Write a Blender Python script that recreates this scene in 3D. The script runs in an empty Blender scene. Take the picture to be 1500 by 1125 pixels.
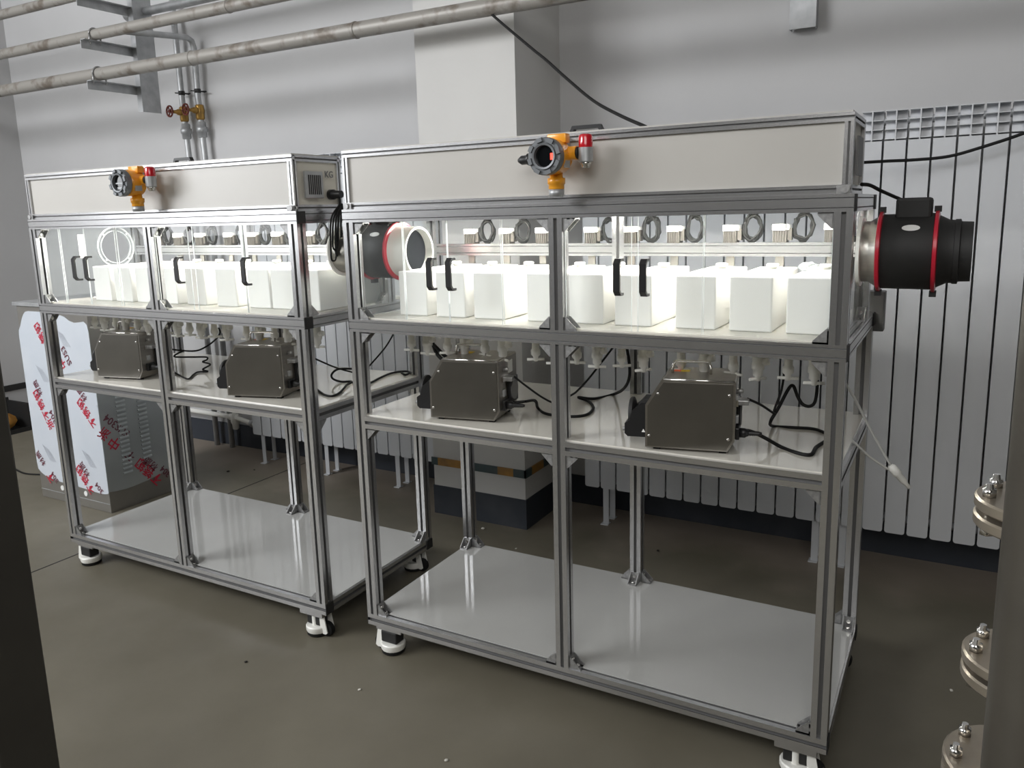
import bpy, bmesh, math, random
from mathutils import Vector, Matrix
random.seed(7)
sc = bpy.context.scene
COL = sc.collection
PI = math.pi

# ------------------------------------------------------------------ camera, sky, lights, exposure
cam = bpy.data.cameras.new('camera')
cam_o = bpy.data.objects.new('camera', cam)
COL.objects.link(cam_o)
Rv = Vector((0.87304636, 0.48691019, -0.02661793))
Uv = Vector((-0.06624344, 0.17250232, 0.9827791))
Fv = Vector((-0.48311681, 0.85624845, -0.18285713))
m = Matrix.Identity(4)
for i in range(3):
    m[i][0], m[i][1], m[i][2] = Rv[i], Uv[i], -Fv[i]
m[0][3], m[1][3], m[2][3] = 1.68712, -1.94018, 1.47360
cam_o.matrix_world = m
cam.sensor_width = 36
cam.lens = 1167.08 / 1500 * 36
cam.shift_y = -35.933 / 1500
cam.clip_start = 0.02
sc.camera = cam_o

w = bpy.data.worlds.new('sky')
sc.world = w
w.use_nodes = True
bg = w.node_tree.nodes['Background']
bg.inputs[0].default_value = (0.86, 0.92, 1.0, 1)
bg.inputs[1].default_value = 0.38

def area(name, loc, target, sx, sy, power, col):
    l = bpy.data.lights.new(name, 'AREA')
    l.shape = 'RECTANGLE'; l.size = sx; l.size_y = sy; l.energy = power; l.color = col
    o = bpy.data.objects.new(name, l); COL.objects.link(o)
    o.location = loc
    o.rotation_euler = (Vector(target) - Vector(loc)).to_track_quat('-Z', 'Y').to_euler()
    return o
area('window_light', (-3.6, -3.6, 3.9), (-1.0, 1.3, 1.0), 4.0, 1.5, 330, (0.97, 0.98, 1.0))
area('side_fill_light', (-4.38, -2.4, 2.3), (0.0, -0.6, 1.2), 3.4, 2.0, 125, (0.96, 0.98, 1.0))  # added soft fill, no window built here; brightens everything from the left
area('right_fill_light', (2.4, -3.8, 3.3), (1.0, 1.5, 1.5), 3.0, 1.6, 75, (1.0, 0.985, 0.96))  # added fill with no visible source, lifts the right wall and radiators

sc.view_settings.view_transform = 'Standard'
sc.view_settings.look = 'None'
sc.view_settings.exposure = 0.12
sc.view_settings.gamma = 1.0
sc.view_settings.use_curve_mapping = False

# ------------------------------------------------------------------ materials
def mat(name, col, rough=0.5, metal=0.0, spec=0.5, noise=None, bump=None, emit=None, coat=0.0, aniso=None):
    mt = bpy.data.materials.new(name)
    mt.use_nodes = True
    nt = mt.node_tree; N = nt.nodes; L = nt.links
    b = N['Principled BSDF']
    b.inputs['Base Color'].default_value = (*col, 1)
    b.inputs['Roughness'].default_value = rough
    b.inputs['Metallic'].default_value = metal
    b.inputs['Specular IOR Level'].default_value = spec
    if coat: b.inputs['Coat Weight'].default_value = coat; b.inputs['Coat Roughness'].default_value = 0.08
    tc = None
    if noise or bump:
        tc = N.new('ShaderNodeTexCoord')
    if noise:
        scale, col2, lo, hi = noise[:4]
        mp = N.new('ShaderNodeMapping'); L.new(tc.outputs['Object'], mp.inputs[0])
        if len(noise) > 4: mp.inputs['Scale'].default_value = noise[4]
        n = N.new('ShaderNodeTexNoise'); n.inputs['Scale'].default_value = scale; n.inputs['Detail'].default_value = 6
        L.new(mp.outputs[0], n.inputs['Vector'])
        r = N.new('ShaderNodeMapRange'); r.inputs[1].default_value = lo; r.inputs[2].default_value = hi
        L.new(n.outputs[0], r.inputs[0])
        mx = N.new('ShaderNodeMix'); mx.data_type = 'RGBA'
        mx.inputs[6].default_value = (*col, 1); mx.inputs[7].default_value = (*col2, 1)
        L.new(r.outputs[0], mx.inputs[0]); L.new(mx.outputs[2], b.inputs['Base Color'])
    if bump:
        n2 = N.new('ShaderNodeTexNoise'); n2.inputs['Scale'].default_value = bump[0]; n2.inputs['Detail'].default_value = 5
        L.new(tc.outputs['Object'], n2.inputs['Vector'])
        bp = N.new('ShaderNodeBump'); bp.inputs['Strength'].default_value = bump[1]; bp.inputs['Distance'].default_value = bump[2]
        L.new(n2.outputs[0], bp.inputs['Height']); L.new(bp.outputs[0], b.inputs['Normal'])
    if emit:
        b.inputs['Emission Color'].default_value = (*emit[0], 1); b.inputs['Emission Strength'].default_value = emit[1]
    return mt

M = {}
M['alu'] = mat('brushed_aluminium', (0.64, 0.64, 0.645), 0.27, 0.93, noise=(60, (0.56, 0.56, 0.57), 0.35, 0.7, (1, 1, 8)))
M['alu_cast'] = mat('cast_aluminium', (0.42, 0.42, 0.42), 0.42, 0.75, noise=(90, (0.30, 0.30, 0.30), 0.4, 0.7))
M['slot'] = mat('shaded_slot', (0.20, 0.20, 0.20), 0.6, 0.5)  # same bars, darker inside the slots: their shade is put into the colour
M['steel'] = mat('brushed_stainless', (0.42, 0.40, 0.37), 0.30, 0.95, noise=(14, (0.36, 0.34, 0.31), 0.35, 0.75, (1, 1, 14)))
M['steel_dull'] = mat('dull_stainless', (0.25, 0.238, 0.215), 0.33, 0.95, noise=(5, (0.20, 0.19, 0.172), 0.35, 0.7))
M['chrome'] = mat('polished_steel', (0.75, 0.74, 0.72), 0.14, 1.0)
M['galv'] = mat('galvanised_steel', (0.50, 0.51, 0.52), 0.45, 0.55, noise=(18, (0.38, 0.39, 0.40), 0.35, 0.7))
M['black'] = mat('black_plastic', (0.012, 0.012, 0.013), 0.38)
M['blackmat'] = mat('matt_black', (0.016, 0.016, 0.016), 0.6)
M['rubber'] = mat('black_rubber', (0.008, 0.008, 0.008), 0.65, spec=0.3)
M['white_pl'] = mat('white_plastic', (0.84, 0.835, 0.79), 0.35)
M['tank'] = mat('milky_polyethylene', (0.90, 0.89, 0.86), 0.42, noise=(3, (0.87, 0.86, 0.83), 0.4, 0.7))
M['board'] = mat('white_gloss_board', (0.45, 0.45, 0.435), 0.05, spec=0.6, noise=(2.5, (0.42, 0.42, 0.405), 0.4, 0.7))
M['composite'] = mat('matt_white_composite', (0.57, 0.555, 0.525), 0.28, noise=(1.6, (0.52, 0.505, 0.475), 0.35, 0.7))
M['cream'] = mat('cream_board', (0.68, 0.655, 0.58), 0.45)
M['wall'] = mat('painted_plaster', (0.54, 0.54, 0.545), 0.75, noise=(1.3, (0.495, 0.495, 0.50), 0.35, 0.7), bump=(35, 0.12, 0.004))
M['pillar'] = mat('pillar_plaster', (0.60, 0.595, 0.58), 0.75, noise=(2, (0.565, 0.56, 0.545), 0.35, 0.7), bump=(30, 0.10, 0.004))
M['skirt'] = mat('dark_skirting_paint', (0.030, 0.036, 0.048), 0.55, noise=(6, (0.05, 0.055, 0.065), 0.45, 0.75))
M['rad'] = mat('radiator_enamel', (0.60, 0.615, 0.64), 0.34, noise=(4, (0.565, 0.58, 0.605), 0.4, 0.7))
M['pipe'] = mat('scuffed_pipe_paint', (0.31, 0.295, 0.27), 0.45, 0.15, noise=(13, (0.17, 0.145, 0.12), 0.50, 0.66), bump=(40, 0.2, 0.003))
M['brass'] = mat('brass', (0.50, 0.30, 0.08), 0.35, 0.8, noise=(40, (0.36, 0.22, 0.08), 0.4, 0.7))
M['wheelred'] = mat('dark_red_handwheel', (0.14, 0.022, 0.012), 0.45)
M['yellow'] = mat('amber_enamel', (0.85, 0.36, 0.02), 0.32, coat=0.3)
M['bezel'] = mat('grey_bezel', (0.16, 0.17, 0.18), 0.42, 0.3)
M['bezel_light'] = mat('light_grey_bezel', (0.30, 0.31, 0.32), 0.36, 0.4)
M['lens'] = mat('dark_glass', (0.006, 0.007, 0.008), 0.06)
M['redlens'] = mat('red_beacon', (0.55, 0.008, 0.02), 0.15, coat=0.5)
M['redled'] = mat('red_display_segment', (0.9, 0.03, 0.02), 0.4, emit=((1.0, 0.05, 0.03), 3.0))
M['redband'] = mat('red_clamp_band', (0.52, 0.012, 0.035), 0.35, coat=0.2)
M['motor'] = mat('dark_finned_metal', (0.075, 0.068, 0.06), 0.5, 0.3)
M['label'] = mat('white_label', (0.82, 0.82, 0.80), 0.5)
M['greybox'] = mat('grey_enamel', (0.17, 0.17, 0.17), 0.5)
M['film'] = mat('protective_film', (0.62, 0.67, 0.74), 0.24, 0.1, noise=(5, (0.66, 0.70, 0.76), 0.4, 0.7), bump=(9, 0.25, 0.004))
M['filmside'] = mat('clear_film_on_steel', (0.42, 0.45, 0.46), 0.3, 0.3, noise=(3, (0.38, 0.41, 0.42), 0.4, 0.7))
M['ink'] = mat('red_ink', (0.50, 0.02, 0.05), 0.5)
M['darkink'] = mat('dark_ink', (0.16, 0.05, 0.07), 0.5)
M['greyink'] = mat('grey_ink', (0.33, 0.34, 0.38), 0.5)
M['orange'] = mat('orange_sticker', (0.85, 0.14, 0.03), 0.5)
M['yel'] = mat('yellow_sticker', (0.85, 0.60, 0.03), 0.5)
M['bag'] = mat('ochre_sack', (0.55, 0.27, 0.05), 0.6, noise=(9, (0.40, 0.18, 0.03), 0.4, 0.7), bump=(14, 0.5, 0.02))
M['column'] = mat('dark_painted_steel', (0.045, 0.042, 0.036), 0.5, 0.2, noise=(4, (0.035, 0.032, 0.028), 0.4, 0.7))
M['column2'] = mat('brown_steel_pipe', (0.095, 0.086, 0.070), 0.42, 0.35, noise=(5, (0.07, 0.063, 0.052), 0.4, 0.7))
M['flange'] = mat('worn_steel_flange', (0.42, 0.37, 0.30), 0.32, 0.75, noise=(12, (0.33, 0.29, 0.24), 0.4, 0.7))
M['led'] = mat('led_tube', (1, 1, 1), 0.5, emit=((1.0, 0.98, 0.91), 185.0))
M['clearhose'] = mat('cloudy_hose', (0.45, 0.45, 0.43), 0.3)
M['tape_y'] = mat('ochre_tape', (0.42, 0.22, 0.05), 0.4, noise=(14, (0.25, 0.14, 0.05), 0.4, 0.7))
M['tape_g'] = mat('dark_green_tape', (0.05, 0.08, 0.085), 0.35, noise=(14, (0.08, 0.10, 0.10), 0.4, 0.7))
M['edge'] = mat('frosted_acrylic_edge', (0.80, 0.84, 0.84), 0.5)
M['hallwall'] = mat('hall_wall_paint', (0.09, 0.086, 0.075), 0.8, noise=(1.1, (0.07, 0.066, 0.058), 0.35, 0.7))
M['debris'] = mat('plaster_crumb', (0.55, 0.53, 0.48), 0.8)
M['darkdebris'] = mat('dark_crumb', (0.02, 0.018, 0.015), 0.8)

# floor paint: dark olive grey with broad scuffs and dust towards the wall
def floor_mat():
    mt = bpy.data.materials.new('worn_floor_paint'); mt.use_nodes = True
    nt = mt.node_tree; N = nt.nodes; L = nt.links; b = N['Principled BSDF']
    tc = N.new('ShaderNodeTexCoord')
    n1 = N.new('ShaderNodeTexNoise'); n1.inputs['Scale'].default_value = 1.1; n1.inputs['Detail'].default_value = 7; n1.inputs['Roughness'].default_value = 0.6
    n2 = N.new('ShaderNodeTexNoise'); n2.inputs['Scale'].default_value = 260; n2.inputs['Detail'].default_value = 2
    n3 = N.new('ShaderNodeTexNoise'); n3.inputs['Scale'].default_value = 3.0; n3.inputs['Detail'].default_value = 8
    for n in (n1, n2, n3): L.new(tc.outputs['Object'], n.inputs['Vector'])
    mx = N.new('ShaderNodeMix'); mx.data_type = 'RGBA'
    mx.inputs[6].default_value = (0.122, 0.110, 0.080, 1); mx.inputs[7].default_value = (0.172, 0.157, 0.120, 1)
    r = N.new('ShaderNodeMapRange'); r.inputs[1].default_value = 0.35; r.inputs[2].default_value = 0.68
    L.new(n1.outputs[0], r.inputs[0]); L.new(r.outputs[0], mx.inputs[0])
    # dusty strip at the foot of the rear wall
    sx = N.new('ShaderNodeSeparateXYZ'); L.new(tc.outputs['Object'], sx.inputs[0])
    ad = N.new('ShaderNodeMath'); ad.operation = 'MULTIPLY_ADD'; ad.inputs[1].default_value = 0.9; L.new(n3.outputs[0], ad.inputs[0]); L.new(sx.outputs['Y'], ad.inputs[2])
    r2 = N.new('ShaderNodeMapRange'); r2.inputs[1].default_value = 1.55; r2.inputs[2].default_value = 1.95; L.new(ad.outputs[0], r2.inputs[0])
    mx2 = N.new('ShaderNodeMix'); mx2.data_type = 'RGBA'; mx2.inputs[7].default_value = (0.27, 0.23, 0.19, 1)
    L.new(r2.outputs[0], mx2.inputs[0]); L.new(mx.outputs[2], mx2.inputs[6])
    # pale specks
    r3 = N.new('ShaderNodeMapRange'); r3.inputs[1].default_value = 0.80; r3.inputs[2].default_value = 0.84; L.new(n2.outputs[0], r3.inputs[0])
    mx3 = N.new('ShaderNodeMix'); mx3.data_type = 'RGBA'; mx3.inputs[7].default_value = (0.3, 0.29, 0.26, 1)
    L.new(r3.outputs[0], mx3.inputs[0]); L.new(mx2.outputs[2], mx3.inputs[6])
    L.new(mx3.outputs[2], b.inputs['Base Color'])
    r4 = N.new('ShaderNodeMapRange'); r4.inputs[1].default_value = 0.3; r4.inputs[2].default_value = 0.7; r4.inputs[3].default_value = 0.42; r4.inputs[4].default_value = 0.62
    L.new(n3.outputs[0], r4.inputs[0]); L.new(r4.outputs[0], b.inputs['Roughness'])
    bp = N.new('ShaderNodeBump'); bp.inputs['Strength'].default_value = 0.12; bp.inputs['Distance'].default_value = 0.01
    L.new(n3.outputs[0], bp.inputs['Height']); L.new(bp.outputs[0], b.inputs['Normal'])
    return mt
M['floor'] = floor_mat()

def clear_mat(name, tint, hazecol, haze):
    mt = bpy.data.materials.new(name); mt.use_nodes = True
    nt = mt.node_tree; N = nt.nodes; L = nt.links
    for n in list(N): N.remove(n)
    out = N.new('ShaderNodeOutputMaterial'); tr = N.new('ShaderNodeBsdfTransparent'); tr.inputs[0].default_value = (*tint, 1)
    gl = N.new('ShaderNodeBsdfGlossy'); gl.inputs['Roughness'].default_value = 0.02
    df = N.new('ShaderNodeBsdfDiffuse'); df.inputs[0].default_value = (*hazecol, 1)
    fr = N.new('ShaderNodeFresnel'); fr.inputs[0].default_value = 1.45
    m1 = N.new('ShaderNodeMixShader'); m1.inputs[0].default_value = haze
    m2 = N.new('ShaderNodeMixShader')
    L.new(tr.outputs[0], m1.inputs[1]); L.new(df.outputs[0], m1.inputs[2])
    ge = N.new('ShaderNodeNewGeometry'); iv = N.new('ShaderNodeMath'); iv.operation = 'SUBTRACT'; iv.inputs[0].default_value = 1.0; L.new(ge.outputs['Backfacing'], iv.inputs[1])
    mu = N.new('ShaderNodeMath'); mu.operation = 'MULTIPLY'; L.new(fr.outputs[0], mu.inputs[0]); L.new(iv.outputs[0], mu.inputs[1])
    L.new(mu.outputs[0], m2.inputs[0]); L.new(m1.outputs[0], m2.inputs[1]); L.new(gl.outputs[0], m2.inputs[2])
    L.new(m2.outputs[0], out.inputs[0])
    return mt
def milky(name, col, frac):
    mt = bpy.data.materials.new(name); mt.use_nodes = True
    nt = mt.node_tree; N = nt.nodes; L = nt.links; b = N['Principled BSDF']; b.inputs['Base Color'].default_value = (*col, 1); b.inputs['Roughness'].default_value = 0.25
    tl = N.new('ShaderNodeBsdfTranslucent'); tl.inputs[0].default_value = (*col, 1); mx = N.new('ShaderNodeMixShader'); mx.inputs[0].default_value = frac
    L.new(b.outputs[0], mx.inputs[1]); L.new(tl.outputs[0], mx.inputs[2]); L.new(mx.outputs[0], N['Material Output'].inputs[0]); return mt
M['milkyboard'] = milky('milky_cabinet_board', (0.88, 0.86, 0.80), 0.36)
M['clearring'] = clear_mat('milky_acrylic', (0.9, 0.93, 0.93), (0.85, 0.87, 0.87), 0.45)
M['guard'] = mat('fine_dark_mesh', (0.010, 0.011, 0.013), 0.95, spec=0.02)
M['cabsteel'] = mat('cabinet_steel', (0.36, 0.345, 0.32), 0.38, 0.7, noise=(5, (0.31, 0.30, 0.28), 0.35, 0.7))
M['shelf'] = mat('lit_gloss_shelf', (0.64, 0.62, 0.56), 0.06, spec=0.6, noise=(2.5, (0.60, 0.58, 0.52), 0.4, 0.7))  # brighter copy of the white board; warm cabinet light painted into the colour
M['acrylic'] = clear_mat('clear_acrylic', (0.97, 0.98, 0.98), (0.8, 0.83, 0.83), 0.025)

# ------------------------------------------------------------------ mesh helpers
def new(name, bm, mats, parent=None, smooth=False, loc=None):
    me = bpy.data.meshes.new(name)
    bm.normal_update()
    bm.to_mesh(me); bm.free()
    for x in (mats if isinstance(mats, (list, tuple)) else [mats]): me.materials.append(M[x])
    if smooth:
        for p in me.polygons: p.use_smooth = True
        try: me.set_sharp_from_angle(angle=math.radians(35))
        except Exception: pass
    return put(name, me, parent, loc)

def put(name, me, parent=None, loc=None):
    o = bpy.data.objects.new(name, me); COL.objects.link(o)
    if parent: o.parent = parent
    if loc is not None: o.location = loc
    return o

def tag(o, label=None, cat=None, group=None, kind=None):
    if label: o['label'] = label
    if cat: o['category'] = cat
    if group: o['group'] = group
    if kind: o['kind'] = kind
    return o

def empty(name, loc=(0, 0, 0), rz=0.0):
    o = bpy.data.objects.new(name, None); COL.objects.link(o)
    o.location = loc; o.rotation_euler = (0, 0, rz); o.empty_display_size = 0.05
    return o

def copy_tree(o, parent=None):
    c = o.copy(); COL.objects.link(c)
    if parent is not None: c.parent = parent
    for ch in [x for x in KIDS(o)]: copy_tree(ch, c)
    return c
def KIDS(o): return [x for x in bpy.data.objects if x.parent == o]

def box(bm, x0, x1, y0, y1, z0, z1, mi=0, bevel=0.0):
    r = bmesh.ops.create_cube(bm, size=1)
    vs = r['verts']
    bmesh.ops.scale(bm, vec=(abs(x1 - x0), abs(y1 - y0), abs(z1 - z0)), verts=vs)
    bmesh.ops.translate(bm, vec=((x0 + x1) / 2, (y0 + y1) / 2, (z0 + z1) / 2), verts=vs)
    fs = set(f for v in vs for f in v.link_faces)
    for f in fs: f.material_index = mi
    if bevel:
        es = list(set(e for v in vs for e in v.link_edges))
        rb = bmesh.ops.bevel(bm, geom=es, offset=bevel, segments=2, affect='EDGES', profile=0.5)
        for f in rb['faces']: f.material_index = mi
    return vs

def B(*a, mi=0, bevel=0.0):
    bm = bmesh.new(); box(bm, *a, mi=mi, bevel=bevel); return bm

def frame_of(d):
    d = Vector(d).normalized()
    a = Vector((0, 0, 1)) if abs(d.z) < 0.9 else Vector((1, 0, 0))
    u = d.cross(a).normalized(); v = d.cross(u).normalized()
    return u, v

def tube(bm, pts, r, seg=8, mi=0, cap=True, closed=False):
    pts = [Vector(p) for p in pts]; n = len(pts); rings = []
    u = None
    for i, p in enumerate(pts):
        if closed: d = pts[(i + 1) % n] - pts[i - 1]
        else: d = pts[min(i + 1, n - 1)] - pts[max(i - 1, 0)]
        d.normalize()
        if u is None: u, v = frame_of(d)
        else:
            u = (u - d * u.dot(d)).normalized(); v = d.cross(u).normalized()
        rr = r[i] if isinstance(r, (list, tuple)) else r
        rings.append([bm.verts.new(p + (u * math.cos(2 * PI * k / seg) + v * math.sin(2 * PI * k / seg)) * rr) for k in range(seg)])
    rng = range(n) if closed else range(n - 1)
    for i in rng:
        a, b = rings[i], rings[(i + 1) % n]
        for k in range(seg):
            f = bm.faces.new((a[k], a[(k + 1) % seg], b[(k + 1) % seg], b[k])); f.material_index = mi; f.smooth = True
    if cap and not closed:
        for rg in (rings[0][::-1], rings[-1]):
            f = bm.faces.new(rg); f.material_index = mi
    return bm

def smooth_path(pts, sub=6):
    pts = [Vector(p) for p in pts]; out = []
    for i in range(len(pts) - 1):
        p0 = pts[max(i - 1, 0)]; p1 = pts[i]; p2 = pts[i + 1]; p3 = pts[min(i + 2, len(pts) - 1)]
        for k in range(sub):
            t = k / sub
            out.append(0.5 * ((2 * p1) + (p2 - p0) * t + (2 * p0 - 5 * p1 + 4 * p2 - p3) * t * t + (3 * p1 - p0 - 3 * p2 + p3) * t ** 3))
    out.append(pts[-1]); return out

def lathe(bm, prof, org=(0, 0, 0), axis=(0, 0, 1), seg=24, mi=0, close=True):
    """prof: list of (t along axis, radius[, material])"""
    org = Vector(org); ax = Vector(axis).normalized(); u, v = frame_of(ax); rings = []
    for p in prof:
        c = org + ax * p[0]; rings.append([bm.verts.new(c + (u * math.cos(2 * PI * k / seg) + v * math.sin(2 * PI * k / seg)) * max(p[1], 1e-5)) for k in range(seg)])
    for i in range(len(rings) - 1):
        m_ = prof[i + 1][2] if len(prof[i + 1]) > 2 else mi
        for k in range(seg):
            f = bm.faces.new((rings[i][k], rings[i][(k + 1) % seg], rings[i + 1][(k + 1) % seg], rings[i + 1][k])); f.material_index = m_; f.smooth = True
    if close:
        f = bm.faces.new(rings[0][::-1]); f.material_index = prof[0][2] if len(prof[0]) > 2 else mi
        f = bm.faces.new(rings[-1]); f.material_index = prof[-1][2] if len(prof[-1]) > 2 else mi
    return bm

def prism(bm, poly, a0, a1, plane='xz', mi=0):
    """poly in the given plane, extruded along the remaining axis from a0 to a1"""
    def P(p, a):
        if plane == 'xz': return (p[0], a, p[1])
        if plane == 'yz': return (a, p[0], p[1])
        return (p[0], p[1], a)
    A = [bm.verts.new(P(p, a0)) for p in poly]; Bv = [bm.verts.new(P(p, a1)) for p in poly]
    n = len(poly); fs = []
    for i in range(n): fs.append(bm.faces.new((A[i], A[(i + 1) % n], Bv[(i + 1) % n], Bv[i])))
    fs.append(bm.faces.new(A[::-1])); fs.append(bm.faces.new(Bv))
    for f in fs: f.material_index = mi
    bmesh.ops.recalc_face_normals(bm, faces=fs)
    return bm

def text_mesh(name, body, size, matn, parent, M4, thick=0.0):
    c = bpy.data.curves.new(name, 'FONT'); c.body = body; c.size = size; c.extrude = thick; c.resolution_u = 2; c.offset = size * 0.016
    o = bpy.data.objects.new(name + '_tmp', c); COL.objects.link(o)
    bpy.context.view_layer.update()
    dg = bpy.context.evaluated_depsgraph_get()
    me = bpy.data.meshes.new_from_object(o.evaluated_get(dg))
    bpy.data.objects.remove(o); bpy.data.curves.remove(c)
    me.materials.clear(); me.materials.append(M[matn]); me.name = name
    r = put(name, me, parent); r.matrix_local = M4
    return r

# T-slot aluminium section, 40 mm square, one open slot (or two shallow grooves) on every face
E_ = 0.04
def tslot(bm, axis, a0, a1, c, grooves=1, sc_=1.0):
    h = E_ / 2
    def side():
        if grooves == 1: return [(-h, -h), (-0.0052, -h), (-0.0052, -h + 0.003), (-0.0085, -h + 0.003), (-0.0085, -h + 0.010), (0.0085, -h + 0.010), (0.0085, -h + 0.003), (0.0052, -h + 0.003), (0.0052, -h)]
        return [(-h, -h), (-0.0125, -h), (-0.0125, -h + 0.004), (-0.0095, -h + 0.004), (-0.0095, -h), (0.0095, -h), (0.0095, -h + 0.004), (0.0125, -h + 0.004), (0.0125, -h)]
    poly = []; dark = []
    for k in range(4):
        ca, sa = [(1, 0), (0, 1), (-1, 0), (0, -1)][k]
        s = side()
        for i, (x, y) in enumerate(s):
            poly.append(((x * ca - y * sa) * sc_, (x * sa + y * ca) * sc_))
            dark.append((2 <= i <= 6) if grooves == 1 else (i in (2, 6)))
    def P(p, a):
        x, y = p
        if axis == 'x': return (a, c[0] + x, c[1] + y)
        if axis == 'y': return (c[0] + x, a, c[1] + y)
        return (c[0] + x, c[1] + y, a)
    A = [bm.verts.new(P(p, a0)) for p in poly]; Bv = [bm.verts.new(P(p, a1)) for p in poly]; n = len(poly); fs = []
    for i in range(n):
        f = bm.faces.new((A[i], A[(i + 1) % n], Bv[(i + 1) % n], Bv[i])); fs.append(f)
        f.material_index = 1 if dark[i] else 0
    fs += [bm.faces.new(A[::-1]), bm.faces.new(Bv)]
    bmesh.ops.recalc_face_normals(bm, faces=fs)
    return bm

# ------------------------------------------------------------------ the room
def struct(name, bm, mats): return tag(new(name, bm, mats), kind='structure')
FX0, FX1, FY0, FY1 = -4.43, 3.6, -5.2, 1.6
bm = bmesh.new(); box(bm, FX0, FX1, FY0, FY1, -0.08, 0)
floor_o = struct('floor', bm, 'floor')
for k, (a, b_) in enumerate([((-1.715, -3.2), (-1.70, 1.58)), ((-4.4, 0.66), (-3.19, 0.735))]):
    pass
bm = bmesh.new(); box(bm, -1.718, -1.712, -5.0, 1.585, 0.0, 0.0012)
j = new('floor_joint', bm, 'blackmat', floor_o)
bm = bmesh.new(); box(bm, FX0 - 0.15, FX1, 1.6, 1.78, 0, 4.2); wall_rear = struct('wall_rear', bm, 'wall')
bm = bmesh.new(); box(bm, FX0 - 0.15, FX0, FY0, 1.6, 0, 4.2); wall_left = struct('wall_left', bm, 'wall')
bm = bmesh.new(); box(bm, FX1, FX1 + 0.15, FY0, 1.78, 0, 4.2); struct('wall_right', bm, 'hallwall')
bm = bmesh.new(); box(bm, FX0 - 0.15, FX1 + 0.15, FY0 - 0.15, FY0, 0, 4.2); struct('wall_front', bm, 'hallwall')
bm = bmesh.new(); box(bm, FX0 - 0.15, FX1 + 0.15, FY0 - 0.15, 1.78, 4.2, 4.35); struct('ceiling', bm, 'pillar')
bm = bmesh.new(); box(bm, FX0, FX0 + 0.012, FY0, 1.6, 0.258, 0.302); struct('trim_1', bm, 'blackmat')
bm = bmesh.new(); box(bm, FX0, -0.525, 1.588, 1.6, 0, 0.145); box(bm, -0.01, FX1, 1.588, 1.6, 0, 0.145); struct('baseboard_rear', bm, 'skirt')
bm = bmesh.new(); box(bm, -0.525, -0.012, 1.165, 1.6, 0.146, 4.2); wp = struct('wall_pillar', bm, 'pillar')
bm = bmesh.new(); box(bm, -0.530, -0.007, 1.160, 1.6, 0, 0.146); struct('baseboard_pillar', bm, 'skirt')
# tape round the pillar, a run of strips
tp = empty('hazard_tape', (-0.27, 1.16, 0.25))
tag(tp, 'faded ochre and dark green tape wrapped round the foot of the pillar', 'tape')
segs = [(-0.533, -0.495, 'tape_g'), (-0.495, -0.36, 'tape_y'), (-0.36, -0.155, 'tape_g'), (-0.155, -0.07, 'tape_y'), (-0.07, -0.004, 'tape_g')]
for x0, x1, mm in segs:
    new('tape_strip', B(x0 + 0.27, x1 + 0.27, -0.004, 0.002, 0.003, 0.041), mm, tp)
for y0, y1, mm in ((1.156, 1.22, 'tape_g'), (1.22, 1.34, 'tape_y'), (1.34, 1.58, 'tape_g')):
    new('tape_strip', B(0.258, 0.266, y0 - 1.16, y1 - 1.16, 0.003, 0.041), mm, tp)

# small crumbs on the floor
for i, (x, y, s, mm) in enumerate([(-2.02, 1.17, .010, 'darkdebris'), (-1.90, 1.26, .006, 'darkdebris'), (-1.60, 1.30, .011, 'darkdebris'), (-0.33, -0.25, .006, 'darkdebris'), (0.12, -0.2, .006, 'debris'), (0.55, -0.35, .006, 'debris'), (-1.02, -0.55, .008, 'debris'), (-1.1, -0.62, .006, 'debris'), (1.75, 0.62, .006, 'debris'), (1.85, 0.35, .006, 'debris'), (0.62, 1.2, .008, 'darkdebris'), (-0.2, 1.08, .010, 'debris'), (0.05, 0.95, .006, 'debris')]):
    bm = bmesh.new(); bmesh.ops.create_icosphere(bm, subdivisions=1, radius=s)
    for v in bm.verts: v.co *= 0.8 + 0.4 * random.random(); v.co.z *= 0.5
    o = new('debris_crumb', bm, mm, None, loc=(x, y, s * 0.4))
    names = ['black crumb on the floor by the rear wall, left of the radiator foot', 'smallest black crumb on the floor near the rear wall', 'black crumb on the floor in front of the left radiator', 'black speck on the floor between the two racks', 'pale crumb on the floor just before the right rack', 'pale crumb on the floor in front of the middle post', 'pale crumb left of the left rack front', 'smaller pale crumb left of the left rack front', 'pale crumb on the floor right of the right rack, farther one', 'pale crumb on the floor right of the right rack, nearer one', 'dark crumb on the floor before the right radiator', 'plaster crumb at the foot of the pillar', 'tiny plaster crumb off the pillar corner']
    tag(o, names[i], 'debris')

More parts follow.
